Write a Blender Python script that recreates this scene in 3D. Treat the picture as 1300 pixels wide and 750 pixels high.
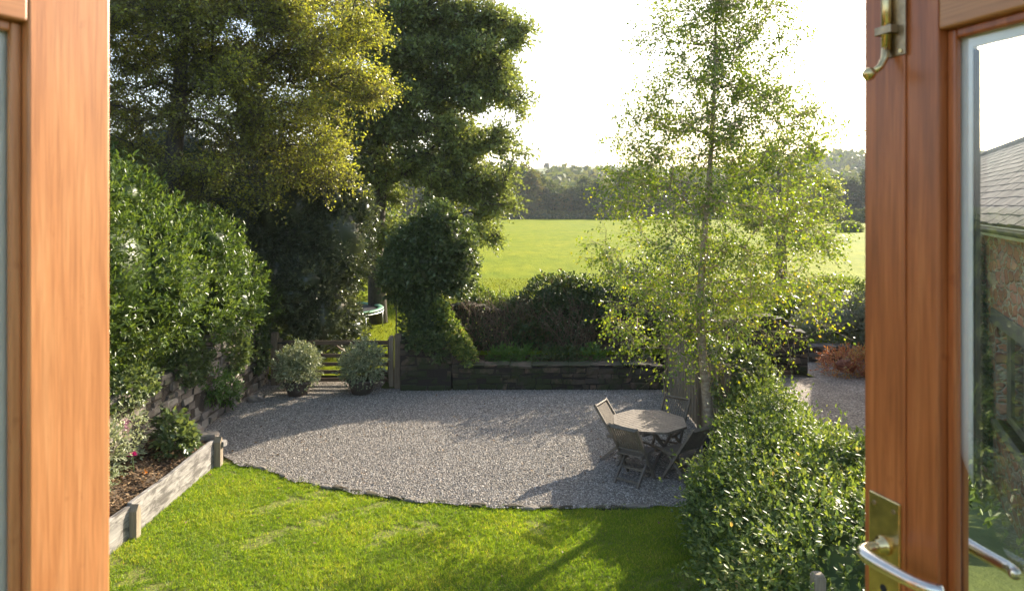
import bpy, math, random
import numpy as np
from mathutils import Vector, Matrix

for o in list(bpy.data.objects):
    bpy.data.objects.remove(o, do_unlink=True)
scene = bpy.context.scene
col = scene.collection
R = math.radians
RNG = np.random.default_rng(11)
random.seed(5)

# ------------------------------------------------------------------ camera, sky, sun, exposure
CAMZ, F, CX, HY = 4.15, 867.0, 650.0, 262.0
cam_d = bpy.data.cameras.new('camera')
cam = bpy.data.objects.new('camera', cam_d)
col.objects.link(cam)
cam.location = (0, 0, CAMZ)
cam.rotation_euler = (R(90), 0, 0)
cam_d.sensor_width = 36
cam_d.lens = 36 * F / 1300
cam_d.shift_y = -(375 - HY) / 1300
cam_d.clip_start = 0.05
cam_d.clip_end = 6000
cam_d.dof.use_dof = True
cam_d.dof.focus_distance = 13
cam_d.dof.aperture_fstop = 7.1
scene.camera = cam

SUN_EL, SUN_AZ = 23.0, 40.0          # azimuth measured to the right of the view (+Y)
world = bpy.data.worlds.new('World')
scene.world = world
world.use_nodes = True
wn = world.node_tree
bg = wn.nodes['Background']
sky = wn.nodes.new('ShaderNodeTexSky')
sky.sky_type = 'NISHITA'
sky.sun_disc = False
sky.sun_elevation = R(SUN_EL)
sky.sun_rotation = R(SUN_AZ)
sky.air_density = 1.0
sky.dust_density = 3.0
sky.ozone_density = 1.0
wn.links.new(sky.outputs[0], bg.inputs[0])
bg.inputs[1].default_value = 0.15

sun_d = bpy.data.lights.new('sun', 'SUN')
sun_d.energy = 5.0
sun_d.angle = R(0.53)
sun_d.color = (1.0, 0.89, 0.72)
sun = bpy.data.objects.new('sun', sun_d)
col.objects.link(sun)
sv = Vector((math.sin(R(SUN_AZ)) * math.cos(R(SUN_EL)), math.cos(R(SUN_AZ)) * math.cos(R(SUN_EL)), math.sin(R(SUN_EL))))
sun.rotation_euler = sv.to_track_quat('Z', 'Y').to_euler()
sun.location = (20, 20, 30)

vs = scene.view_settings
vs.view_transform = 'Standard'
vs.look = 'None'
vs.gamma = 1
vs.use_curve_mapping = False
vs.exposure = 1.5
scene.render.resolution_x, scene.render.resolution_y = 1024, 590
scene.cycles.max_bounces = 8
scene.cycles.transparent_max_bounces = 16

# ------------------------------------------------------------------ helpers
def P(px, py, Y):                     # where a pixel of the photograph lies at distance Y
    return np.array([(px - CX) * Y / F, Y, CAMZ - (py - HY) * Y / F])

def G(px, py, z=0.0):                 # where a pixel of the photograph meets the level z
    return P(px, py, (CAMZ - z) * F / (py - HY))

def tag(o, label=None, cat=None, group=None, kind=None):
    if label: o['label'] = label
    if cat: o['category'] = cat
    if group: o['group'] = group
    if kind: o['kind'] = kind
    return o

def empty(name, loc=(0, 0, 0), rz=0.0):
    o = bpy.data.objects.new(name, None)
    o.empty_display_size = 0.2
    o.location = [float(v) for v in loc]
    o.rotation_euler = (0, 0, rz)
    col.objects.link(o)
    return o

def link(name, me, mat, parent=None):
    o = bpy.data.objects.new(name, me)
    if mat is not None and len(me.materials) == 0:
        me.materials.append(mat)
    col.objects.link(o)
    if parent is not None:
        o.parent = parent
    return o

def raw_mesh(name, V, polys, smooth=False, rnd=None):
    """V (n,3); polys: list of (k, array(m,k))"""
    me = bpy.data.meshes.new(name)
    V = np.asarray(V, dtype=np.float32)
    me.vertices.add(len(V))
    me.vertices.foreach_set('co', V.ravel())
    loops = np.concatenate([a.ravel() for a in polys]).astype(np.int32)
    sizes = np.concatenate([np.full(len(a), a.shape[1]) for a in polys]).astype(np.int32)
    starts = np.concatenate([[0], np.cumsum(sizes)[:-1]]).astype(np.int32)
    me.loops.add(len(loops))
    me.loops.foreach_set('vertex_index', loops)
    me.polygons.add(len(sizes))
    me.polygons.foreach_set('loop_start', starts)
    me.polygons.foreach_set('loop_total', sizes)
    if smooth:
        me.polygons.foreach_set('use_smooth', np.ones(len(sizes), dtype=bool))
    if rnd is not None:
        at = me.attributes.new('rnd', 'FLOAT', 'POINT')
        at.data.foreach_set('value', np.asarray(rnd, dtype=np.float32))
    me.update(calc_edges=True)
    return me

def norm(a):
    return a / np.maximum(np.linalg.norm(a, axis=-1, keepdims=True), 1e-9)

def rdir(n):
    return norm(RNG.normal(size=(n, 3)))

SHAPES = {
    'diamond': (np.array([(0, 0, 0), (.45, .5, .14), (1, 0, 0), (.45, -.5, .14)]), np.array([(0, 1, 2), (0, 2, 3)])),
    'oval': (np.array([(0, 0, 0), (.25, .42, .12), (.65, .42, .12), (1, 0, -.06), (.65, -.42, .12), (.25, -.42, .12)]),
             np.array([(0, 1, 2, 3), (0, 3, 4, 5)])),
    'lobed': (np.array([(0, 0, 0), (.15, .5, .1), (.5, .28, 0), (.62, .5, .1), (1, 0, -.05), (.62, -.5, .1), (.5, -.28, 0), (.15, -.5, .1)]),
              np.array([(0, 1, 2, 4), (2, 3, 4, 4), (0, 4, 6, 7), (4, 5, 6, 6)])),
}

def leaf_mesh(name, pos, d, nrm, size, width, rnd, shape='diamond'):
    """pos, d (along), nrm (up) arrays; size = leaf length; width = fraction"""
    S, Fc = SHAPES[shape]
    if shape == 'lobed':
        Fq = np.array([(0, 1, 2, 4), (0, 4, 6, 7)]); Ft = np.array([(2, 3, 4), (4, 5, 6)])
    n = len(pos)
    d = norm(d)
    s = norm(np.cross(nrm, d))
    u = np.cross(d, s)
    size = np.broadcast_to(np.asarray(size, float), (n,))
    V = (pos[:, None, :] + size[:, None, None] * (S[None, :, 0:1] * d[:, None, :] + width * S[None, :, 1:2] * s[:, None, :] + .8 * width * S[None, :, 2:3] * u[:, None, :]))
    k = len(S)
    off = (np.arange(n) * k)[:, None, None]
    if shape == 'lobed':
        polys = [(Fq[None] + off).reshape(-1, 4), (Ft[None] + off).reshape(-1, 3)]
    else:
        polys = [(Fc[None] + off).reshape(-1, Fc.shape[1])]
    return raw_mesh(name, V.reshape(-1, 3), polys, rnd=np.repeat(rnd, k))

def frustums(p0, p1, r0, r1, sides=5):
    n = len(p0)
    d = norm(p1 - p0)
    ref = np.where(np.abs(d[:, 2:3]) > .9, np.array([[1., 0, 0]]), np.array([[0, 0, 1.]]))
    a = norm(np.cross(d, ref)); b = np.cross(d, a)
    th = np.linspace(0, 2 * np.pi, sides, endpoint=False)
    c, s = np.cos(th), np.sin(th)
    ring = c[None, :, None] * a[:, None, :] + s[None, :, None] * b[:, None, :]
    V = np.concatenate([p0[:, None] + ring * r0[:, None, None], p1[:, None] + ring * r1[:, None, None]], axis=1)
    i = np.arange(sides); j = (i + 1) % sides
    f = np.stack([i, j, j + sides, i + sides], axis=1)
    Fa = (f[None] + (np.arange(n) * 2 * sides)[:, None, None]).reshape(-1, 4)
    return V.reshape(-1, 3), Fa

class MB:
    def __init__(s): s.V = []; s.P = []; s.n = 0
    def add(s, V, faces):
        V = np.asarray(V, float)
        s.V.append(V)
        for f in faces: s.P.append(tuple(int(i) + s.n for i in f))
        s.n += len(V)
        return s
    def box(s, c, size, rz=0, M=None, taper=1.0, jit=0):
        x, y, z = [v / 2 for v in size]
        V = np.array([(-x, -y, -z), (x, -y, -z), (x, y, -z), (-x, y, -z), (-x * taper, -y * taper, z), (x * taper, -y * taper, z), (x * taper, y * taper, z), (-x * taper, y * taper, z)])
        if jit: V = V + RNG.normal(size=V.shape) * jit
        if rz:
            cc, ss = math.cos(rz), math.sin(rz)
            V = V @ np.array([[cc, ss, 0], [-ss, cc, 0], [0, 0, 1]])
        if M is not None: V = V @ np.asarray(M).T
        V = V + np.asarray(c, float)
        return s.add(V, [(0, 3, 2, 1), (4, 5, 6, 7), (0, 1, 5, 4), (1, 2, 6, 5), (2, 3, 7, 6), (3, 0, 4, 7)])
    def bar(s, a, b, w, h, up=(0, 0, 1)):
        a = np.asarray(a, float); b = np.asarray(b, float); d = b - a; L = np.linalg.norm(d); d = d / L
        up = np.asarray(up, float)
        sd = np.cross(d, up)
        if np.linalg.norm(sd) < 1e-4: sd = np.cross(d, (1, 0, 0))
        sd = sd / np.linalg.norm(sd); u = np.cross(sd, d)
        V = []
        for e in (a, b):
            for (i, j) in ((-1, -1), (1, -1), (1, 1), (-1, 1)):
                V.append(e + sd * w / 2 * i + u * h / 2 * j)
        return s.add(V, [(0, 3, 2, 1), (4, 5, 6, 7), (0, 1, 5, 4), (1, 2, 6, 5), (2, 3, 7, 6), (3, 0, 4, 7)])
    def tube(s, pts, rad, sides=10, caps=True):
        pts = np.asarray(pts, float); n = len(pts)
        rad = np.broadcast_to(np.asarray(rad, float), (n,))
        T = np.gradient(pts, axis=0); T = norm(T)
        a = np.cross(T[0], (0, 0, 1))
        if np.linalg.norm(a) < .1: a = np.cross(T[0], (1, 0, 0))
        a = a / np.linalg.norm(a); V = []
        for i in range(n):
            a = a - T[i] * np.dot(a, T[i]); a = a / np.linalg.norm(a); b = np.cross(T[i], a)
            for k in range(sides):
                th = 2 * math.pi * k / sides
                V.append(pts[i] + rad[i] * (math.cos(th) * a + math.sin(th) * b))
        fs = [(i * sides + k, i * sides + (k + 1) % sides, (i + 1) * sides + (k + 1) % sides, (i + 1) * sides + k) for i in range(n - 1) for k in range(sides)]
        if caps: fs += [tuple(range(sides))[::-1], tuple((n - 1) * sides + k for k in range(sides))]
        return s.add(V, fs)
    def lathe(s, prof, c=(0, 0, 0), sides=24):
        V = []; m = len(prof)
        for (r, z) in prof:
            for k in range(sides):
                th = 2 * math.pi * k / sides
                V.append((c[0] + r * math.cos(th), c[1] + r * math.sin(th), c[2] + z))
        fs = [(i * sides + k, i * sides + (k + 1) % sides, (i + 1) * sides + (k + 1) % sides, (i + 1) * sides + k) for i in range(m - 1) for k in range(sides)]
        fs += [tuple(range(sides))[::-1], tuple((m - 1) * sides + k for k in range(sides))]
        return s.add(V, fs)
    def build(s, name, mat, parent=None, smooth=False, bevel=0):
        me = bpy.data.meshes.new(name)
        me.from_pydata(np.concatenate(s.V).tolist(), [], s.P)
        if smooth: me.polygons.foreach_set('use_smooth', np.ones(len(me.polygons), dtype=bool))
        me.update()
        o = link(name, me, mat, parent)
        if bevel:
            b = o.modifiers.new('bevel', 'BEVEL'); b.width = bevel; b.segments = 2; b.limit_method = 'ANGLE'
        return o

def copy_tree(o, parent=None):
    c = o.copy(); col.objects.link(c); c.parent = parent
    for ch in [x for x in bpy.data.objects if x.parent == o]:
        copy_tree(ch, c)
    return c

# ------------------------------------------------------------------ materials
def new_mat(name):
    m = bpy.data.materials.new(name); m.use_nodes = True
    nt = m.node_tree
    return m, nt, nt.nodes['Principled BSDF'], nt.nodes['Material Output']

def N(nt, t, **kw):
    n = nt.nodes.new(t)
    for k, v in kw.items():
        if k in n.inputs: n.inputs[k].default_value = v
        else: setattr(n, k, v)
    return n

def ramp(nt, cols, fac, interp='LINEAR'):
    r = nt.nodes.new('ShaderNodeValToRGB'); r.color_ramp.interpolation = interp
    els = r.color_ramp.elements
    while len(els) < len(cols): els.new(.5)
    for e, (p, c) in zip(els, cols):
        e.position = p; e.color = (*c, 1)
    nt.links.new(fac, r.inputs[0])
    return r.outputs[0]

def coords(nt, scale=(1, 1, 1), kind='Object'):
    tc = nt.nodes.new('ShaderNodeTexCoord'); mp = nt.nodes.new('ShaderNodeMapping')
    mp.inputs['Scale'].default_value = scale
    nt.links.new(tc.outputs[kind], mp.inputs[0])
    return mp.outputs[0]

def noise(nt, vec, scale, detail=5, rough=.55, dist=0):
    n = nt.nodes.new('ShaderNodeTexNoise')
    n.inputs['Scale'].default_value = scale; n.inputs['Detail'].default_value = detail
    n.inputs['Roughness'].default_value = rough; n.inputs['Distortion'].default_value = dist
    nt.links.new(vec, n.inputs['Vector'])
    return n.outputs['Fac']

def mix(nt, a, b, fac, mode='MIX'):
    m = nt.nodes.new('ShaderNodeMix'); m.data_type = 'RGBA'; m.blend_type = mode
    for sock, v in ((m.inputs[0], fac), (m.inputs[6], a), (m.inputs[7], b)):
        if hasattr(v, 'is_linked'): nt.links.new(v, sock)
        elif isinstance(v, tuple): sock.default_value = (*v, 1)
        else: sock.default_value = v
    return m.outputs[2]

def bump(nt, h, strength, dist, bs):
    b = nt.nodes.new('ShaderNodeBump'); b.inputs['Strength'].default_value = strength; b.inputs['Distance'].default_value = dist
    nt.links.new(h, b.inputs['Height']); nt.links.new(b.outputs[0], bs.inputs['Normal'])

def leaf_mat(name, cols, rough=.45, trans=.35, tint=(1.25, 1.2, .55), spec=.5, objvar=False):
    m, nt, bs, out = new_mat(name)
    at = nt.nodes.new('ShaderNodeAttribute'); at.attribute_name = 'rnd'
    fac = at.outputs['Fac']
    if objvar:
        oi = nt.nodes.new('ShaderNodeObjectInfo')
        ma = nt.nodes.new('ShaderNodeMath'); ma.operation = 'MULTIPLY'; ma.inputs[1].default_value = .45
        nt.links.new(fac, ma.inputs[0])
        mb = nt.nodes.new('ShaderNodeMath'); mb.operation = 'MULTIPLY_ADD'; mb.inputs[1].default_value = .55
        nt.links.new(oi.outputs['Random'], mb.inputs[0]); nt.links.new(ma.outputs[0], mb.inputs[2])
        fac = mb.outputs[0]
    c = ramp(nt, cols, fac)
    nt.links.new(c, bs.inputs['Base Color'])
    bs.inputs['Roughness'].default_value = rough
    bs.inputs['Specular IOR Level'].default_value = spec
    tr = nt.nodes.new('ShaderNodeBsdfTranslucent')
    tc = mix(nt, c, tint, 1.0, 'MULTIPLY')
    nt.links.new(tc, tr.inputs[0])
    mx = nt.nodes.new('ShaderNodeMixShader'); mx.inputs[0].default_value = trans
    nt.links.new(bs.outputs[0], mx.inputs[1]); nt.links.new(tr.outputs[0], mx.inputs[2])
    nt.links.new(mx.outputs[0], out.inputs[0])
    return m

def bark_mat(name, a, b, scale=6, stretch=.25):
    m, nt, bs, out = new_mat(name)
    v = coords(nt, (1, 1, stretch))
    f = noise(nt, v, scale * 3, 6, .65)
    c = ramp(nt, [(.3, a), (.7, b)], f)
    nt.links.new(c, bs.inputs['Base Color']); bs.inputs['Roughness'].default_value = .9
    bump(nt, f, .8, .03, bs)
    return m

def wood_mat(name, dark, mid, light, rough=.4, scale=1.0, axis=2, bumpy=.15, coat=0.0, stain=0.0):
    m, nt, bs, out = new_mat(name)
    sc = [9 * scale] * 3; sc[axis] = .55 * scale
    v = coords(nt, tuple(sc))
    f = noise(nt, v, 6, 8, .62, .6)
    sc2 = [1.5 * scale] * 3; sc2[axis] = .4 * scale
    g = noise(nt, coords(nt, tuple(sc2)), 3, 4, .6, .3)
    c = ramp(nt, [(.28, dark), (.5, mid), (.72, light)], f)
    c2 = mix(nt, c, ramp(nt, [(.3, tuple(x * .6 for x in mid)), (.7, light)], g), .45)
    sc3 = [40 * scale] * 3; sc3[axis] = 1.3 * scale
    h_ = noise(nt, coords(nt, tuple(sc3)), 6, 5, .6, .4)
    c2 = mix(nt, c2, ramp(nt, [(.35, (.78, .74, .70)), (.6, (1.08, 1.08, 1.08))], h_), .8, 'MULTIPLY')
    k_ = noise(nt, coords(nt, (14, 14, 9)), 2.2, 3, .5)
    c2 = mix(nt, c2, ramp(nt, [(.66, (1, 1, 1)), (.74, (.62, .5, .42))], k_), .5, 'MULTIPLY')
    if stain:
        s_ = noise(nt, coords(nt, (1.2, 3, 3.5)), 2.6, 7, .68, .5)
        c2 = mix(nt, c2, ramp(nt, [(.42, (.30, .28, .27)), (.56, (1.1, 1.1, 1.1))], s_), stain, 'MULTIPLY')
    nt.links.new(c2, bs.inputs['Base Color'])
    bs.inputs['Roughness'].default_value = rough
    bs.inputs['Coat Weight'].default_value = coat; bs.inputs['Coat Roughness'].default_value = .25
    bump(nt, f, bumpy, .004, bs)
    return m

def stone_mat(name, cols, scale=3, moss=None, moss_amt=.5, rough=.95, b=.6):
    m, nt, bs, out = new_mat(name)
    geo = nt.nodes.new('ShaderNodeNewGeometry')
    v = coords(nt)
    f = noise(nt, v, scale * 4, 8, .7)
    ma = nt.nodes.new('ShaderNodeMath'); ma.operation = 'MULTIPLY_ADD'; ma.inputs[1].default_value = .55
    nt.links.new(geo.outputs['Random Per Island'], ma.inputs[0])
    mb = nt.nodes.new('ShaderNodeMath'); mb.operation = 'MULTIPLY'; mb.inputs[1].default_value = .45
    nt.links.new(f, mb.inputs[0]); nt.links.new(mb.outputs[0], ma.inputs[2])
    c = ramp(nt, cols, ma.outputs[0])
    if moss:
        g = noise(nt, v, 1.6, 6, .7)
        c = mix(nt, c, moss, ramp(nt, [(1 - moss_amt, (0, 0, 0)), (1 - moss_amt + .12, (1, 1, 1))], g))
    nt.links.new(c, bs.inputs['Base Color']); bs.inputs['Roughness'].default_value = rough
    bump(nt, f, b, .02, bs)
    return m

def plain(name, c, rough=.6, metal=0, bumpy=0, nscale=30, var=.25):
    m, nt, bs, out = new_mat(name)
    f = noise(nt, coords(nt), nscale, 5, .6)
    nt.links.new(ramp(nt, [(.3, tuple(x * (1 - var) for x in c)), (.7, tuple(min(1, x * (1 + var)) for x in c))], f), bs.inputs['Base Color'])
    bs.inputs['Roughness'].default_value = rough; bs.inputs['Metallic'].default_value = metal
    if bumpy: bump(nt, f, bumpy, .01, bs)
    return m

M = {}
M['laurel'] = leaf_mat('laurel_leaf', [(0, (.045, .085, .02)), (.5, (.10, .16, .035)), (.85, (.17, .23, .05)), (1, (.27, .31, .08))], .36, .42, spec=.5)
M['holly'] = leaf_mat('holly_leaf', [(0, (.045, .06, .03)), (.6, (.095, .12, .06)), (1, (.20, .22, .12))], .28, .3, spec=.5)
M['ivy'] = leaf_mat('ivy_leaf', [(0, (.05, .08, .03)), (.6, (.11, .155, .06)), (1, (.24, .28, .11))], .3, .38, spec=.5)
M['beech'] = leaf_mat('beech_leaf', [(0, (.13, .105, .05)), (.35, (.17, .17, .06)), (.62, (.27, .31, .07)), (.85, (.38, .40, .06)), (1, (.52, .46, .07))], .36, .5, tint=(1.5, 1.4, .5))
M['oak'] = leaf_mat('oak_leaf', [(0, (.11, .14, .055)), (.5, (.20, .255, .085)), (.85, (.31, .36, .11)), (1, (.42, .37, .09))], .34, .42, tint=(1.35, 1.25, .6))
M['birch'] = leaf_mat('birch_leaf', [(0, (.07, .12, .025)), (.5, (.15, .23, .035)), (.80, (.28, .34, .04)), (.95, (.50, .44, .04)), (1, (.50, .28, .04))], .34, .45, tint=(1.5, 1.4, .45))
M['creeper'] = leaf_mat('creeper_leaf', [(0, (.045, .08, .02)), (.4, (.12, .18, .045)), (.75, (.26, .32, .08)), (.93, (.42, .42, .13)), (1, (.48, .32, .15))], .48, .42, tint=(1.4, 1.35, .5), spec=.5)
M['variegated'] = leaf_mat('variegated_leaf', [(0, (.10, .13, .06)), (.4, (.24, .28, .15)), (.75, (.42, .44, .27)), (1, (.55, .55, .38))], .45, .3, tint=(1.1, 1.1, .7))
M['fern'] = leaf_mat('fern_leaf', [(0, (.05, .11, .02)), (.6, (.09, .18, .03)), (1, (.16, .24, .04))], .5, .4)
M['bramble'] = leaf_mat('bramble_leaf', [(0, (.03, .055, .018)), (.6, (.06, .10, .025)), (.9, (.13, .13, .04)), (1, (.20, .12, .05))], .5, .3)
M['red'] = leaf_mat('red_leaf', [(0, (.20, .07, .04)), (.4, (.42, .15, .07)), (.7, (.50, .32, .10)), (.85, (.45, .40, .10)), (1, (.22, .26, .06))], .5, .35, tint=(1.3, 1.0, .5))
M['silver'] = leaf_mat('silver_leaf', [(0, (.10, .12, .07)), (1, (.28, .30, .20))], .6, .25)
M['far'] = leaf_mat('far_leaf', [(0, (.035, .06, .02)), (.35, (.06, .095, .03)), (.6, (.11, .14, .04)), (.82, (.17, .17, .045)), (1, (.17, .11, .05))], .7, .3, spec=.2, objvar=True)
M['dead'] = leaf_mat('dead_leaf', [(0, (.09, .05, .025)), (.5, (.17, .10, .05)), (1, (.33, .22, .11))], .7, .2, tint=(1.2, 1, .6))
M['grass'] = leaf_mat('grass_blade', [(0, (.10, .18, .022)), (.5, (.21, .32, .035)), (.85, (.36, .41, .06)), (1, (.52, .46, .14))], .5, .5, tint=(1.6, 1.5, .4), spec=.3)
M['pink'] = leaf_mat('pink_petal', [(0, (.55, .22, .38)), (1, (.75, .45, .58))], .5, .4, tint=(1, 1, 1))
M['magenta'] = leaf_mat('magenta_petal', [(0, (.45, .02, .16)), (1, (.6, .05, .25))], .5, .35, tint=(1, 1, 1))
M['orange'] = leaf_mat('orange_petal', [(0, (.75, .26, .02)), (1, (.85, .4, .03))], .5, .35, tint=(1, 1, 1))
M['bark'] = bark_mat('bark', (.045, .038, .03), (.13, .11, .085))
M['birchbark'] = bark_mat('birch_bark', (.20, .13, .08), (.55, .44, .32), 5, 1.6)
M['stem'] = bark_mat('stem', (.10, .06, .035), (.24, .17, .11))
M['door_wood'] = wood_mat('varnished_door_wood', (.28, .064, .014), (.50, .138, .032), (.68, .25, .075), .38, coat=.3, bumpy=.08)
M['silverwood'] = wood_mat('weathered_timber', (.08, .072, .064), (.24, .225, .21), (.40, .38, .36), .8, .7, axis=0, bumpy=.6, stain=.85)
M['door_shaded'] = wood_mat('shaded_door_wood', (.13, .027, .007), (.35, .085, .019), (.56, .18, .052), .38, coat=.3, bumpy=.08)  # right leaf: its shade is put into this darker, redder wood colour
M['teak'] = wood_mat('weathered_teak', (.07, .056, .043), (.15, .12, .092), (.26, .22, .175), .75, 1.2, bumpy=.4)
M['fencewood'] = wood_mat('fence_timber', (.15, .11, .07), (.28, .22, .15), (.40, .33, .24), .85, .8, bumpy=.4)
M['postwood'] = wood_mat('post_timber', (.09, .065, .04), (.17, .125, .08), (.27, .21, .14), .85, .8, bumpy=.4)
M['gatewood'] = wood_mat('gate_timber', (.05, .035, .022), (.10, .07, .045), (.17, .12, .08), .85, .8, axis=0, bumpy=.4)
M['wallstone'] = stone_mat('garden_wall_stone', [(.1, (.035, .028, .022)), (.45, (.08, .062, .045)), (.75, (.14, .095, .065)), (.95, (.21, .165, .12))], 3, (.035, .042, .015), .58)
M['palestone'] = stone_mat('pale_stone', [(.1, (.09, .075, .06)), (.5, (.20, .17, .14)), (.95, (.36, .32, .26))], 3, (.10, .11, .05), .42)
M['barnstone'] = stone_mat('barn_stone', [(.1, (.12, .075, .05)), (.45, (.20, .12, .08)), (.7, (.28, .16, .10)), (.95, (.28, .24, .19))], 3)
M['mortar'] = plain('mortar', (.36, .31, .25), .95, 0, .4)
M['earthmortar'] = plain('earth_joint', (.03, .024, .018), .95, 0, .5)
M['slate'] = stone_mat('roof_slate', [(.1, (.08, .07, .07)), (.5, (.14, .12, .115)), (.95, (.24, .20, .185))], 3, b=.25, rough=1.0)
M['slate'].node_tree.nodes['Principled BSDF'].inputs['Specular IOR Level'].default_value = .08
M['brass'] = plain('aged_brass', (.62, .46, .22), .24, 1.0, .05, 60)
M['steel'] = plain('worn_handle_metal', (.66, .60, .50), .22, 1.0, .03, 60, .12)
M['bronze'] = plain('dull_bolt_brass', (.36, .27, .17), .36, 1.0, .12, 60)
M['spacer'] = plain('grey_spacer', (.80, .79, .76), .5, var=.05)
M['gasket'] = plain('dark_gasket', (.03, .028, .025), .6)
M['keyhole'] = plain('keyhole_dark', (.01, .01, .01), .8)
M['pot'] = plain('planter_clay', (.09, .075, .06), .8, 0, .3)
M['greenpad'] = plain('green_pad', (.14, .30, .19), .5, 0, 0, 8, .1)
M['blacknet'] = plain('black_mat', (.02, .02, .022), .6)
M['galv'] = plain('galvanised_tube', (.45, .47, .48), .4, .8)
M['black'] = plain('black_iron', (.02, .02, .02), .5)
M['darkcloth'] = plain('dark_cover', (.012, .012, .014), .6, 0, .3)
M['petal_centre'] = plain('flower_heart', (.5, .3, .05), .6)

def glass_mat():
    m, nt, bs, out = new_mat('window_glass')
    nt.nodes.remove(bs)
    tr = N(nt, 'ShaderNodeBsdfTransparent'); tr.inputs[0].default_value = (.95, .97, .96, 1)
    gl = N(nt, 'ShaderNodeBsdfGlossy'); gl.inputs['Roughness'].default_value = 0.0
    fr = N(nt, 'ShaderNodeFresnel'); fr.inputs['IOR'].default_value = 1.5
    # faint dust film
    df = N(nt, 'ShaderNodeBsdfDiffuse'); df.inputs[0].default_value = (.6, .58, .54, 1)
    dn = noise(nt, coords(nt, (3, 3, 3)), 12, 8, .75)
    dr = ramp(nt, [(.45, (.006, .006, .006)), (.8, (.04, .04, .04))], dn)
    mx = N(nt, 'ShaderNodeMixShader'); nt.links.new(fr.outputs[0], mx.inputs[0])
    nt.links.new(tr.outputs[0], mx.inputs[1]); nt.links.new(gl.outputs[0], mx.inputs[2])
    m2 = N(nt, 'ShaderNodeMixShader'); nt.links.new(dr, m2.inputs[0])
    nt.links.new(mx.outputs[0], m2.inputs[1]); nt.links.new(df.outputs[0], m2.inputs[2])
    nt.links.new(m2.outputs[0], out.inputs[0])
    return m
M['glass'] = glass_mat()
def pane_mat():
    m, nt, bs, out = new_mat('dark_window_pane')
    bs.inputs['Base Color'].default_value = (.02, .022, .025, 1); bs.inputs['Roughness'].default_value = .06
    return m
M['pane'] = pane_mat()

def gravel_mat(name, tone=1.0):
    m, nt, bs, out = new_mat(name)
    v = coords(nt)
    vo = nt.nodes.new('ShaderNodeTexVoronoi'); vo.inputs['Scale'].default_value = 42
    nt.links.new(v, vo.inputs['Vector'])
    sep = nt.nodes.new('ShaderNodeSeparateColor'); nt.links.new(vo.outputs['Color'], sep.inputs[0])
    c = ramp(nt, [(0, (.12 * tone, .10 * tone, .085 * tone)), (.5, (.25 * tone, .215 * tone, .18 * tone)), (.85, (.37 * tone, .32 * tone, .275 * tone)), (1, (.55 * tone, .52 * tone, .47 * tone))], sep.outputs[0])
    g = noise(nt, v, .8, 5, .6)
    c = mix(nt, c, ramp(nt, [(.3, (.66, .63, .60)), (.7, (1.15, 1.12, 1.06))], g), 1.0, 'MULTIPLY')
    nt.links.new(c, bs.inputs['Base Color']); bs.inputs['Roughness'].default_value = .9
    inv = nt.nodes.new('ShaderNodeMath'); inv.operation = 'SUBTRACT'; inv.inputs[0].default_value = 1
    nt.links.new(vo.outputs['Distance'], inv.inputs[1])
    bump(nt, inv.outputs[0], .9, .02, bs)
    return m
M['gravel'] = gravel_mat('gravel')
M['pebble'] = leaf_mat('pebble', [(0, (.10, .088, .075)), (.4, (.21, .183, .153)), (.8, (.34, .30, .25)), (1, (.54, .49, .43))], .85, .0)
def soil_mat(name, a, b, s=8):
    m, nt, bs, out = new_mat(name)
    f = noise(nt, coords(nt), s, 8, .7)
    nt.links.new(ramp(nt, [(.35, a), (.65, b)], f), bs.inputs['Base Color']); bs.inputs['Roughness'].default_value = .95
    bump(nt, f, 1, .05, bs)
    return m
M['soil'] = soil_mat('soil', (.05, .035, .022), (.13, .09, .055))
M['bank'] = soil_mat('bank_earth', (.035, .028, .02), (.09, .07, .05), 5)
M['turf'] = soil_mat('turf', (.13, .13, .03), (.24, .26, .035), 14)
def field_mat():
    m, nt, bs, out = new_mat('field_grass')
    v = coords(nt)
    a = noise(nt, v, .12, 5, .6); b = noise(nt, coords(nt, (1, .35, 1)), 1.3, 8, .75); d = noise(nt, v, 9, 4, .7)
    c = ramp(nt, [(.3, (.125, .165, .006)), (.5, (.18, .215, .008)), (.7, (.235, .255, .012))], b)
    c = mix(nt, c, ramp(nt, [(.35, (.80, .88, .75)), (.65, (1.12, 1.05, 1.0))], a), 1.0, 'MULTIPLY')
    c = mix(nt, c, ramp(nt, [(.3, (.72, .75, .7)), (.6, (1.1, 1.08, 1.05))], d), .8, 'MULTIPLY')
    nt.links.new(c, bs.inputs['Base Color']); bs.inputs['Roughness'].default_value = .8
    bs.inputs['Specular IOR Level'].default_value = .03
    bump(nt, b, .6, .25, bs)
    return m
M['field'] = field_mat()
M['hill'] = soil_mat('hill_pasture', (.06, .09, .03), (.17, .22, .05), .012)
M['ground'] = soil_mat('ground_grass', (.08, .11, .02), (.14, .18, .04), 1.5)

# ------------------------------------------------------------------ ground surfaces
def sheet(name, outline, z, mat, kind='structure'):
    me = bpy.data.meshes.new(name)
    me.from_pydata([(float(x), float(y), z) for x, y in outline], [], [tuple(range(len(outline)))])
    me.update()
    return tag(link(name, me, mat), kind=kind)

sheet('ground', [(-2500, -30), (2500, -30), (2500, 4000), (-2500, 4000)], -0.16, M['ground'])

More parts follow.
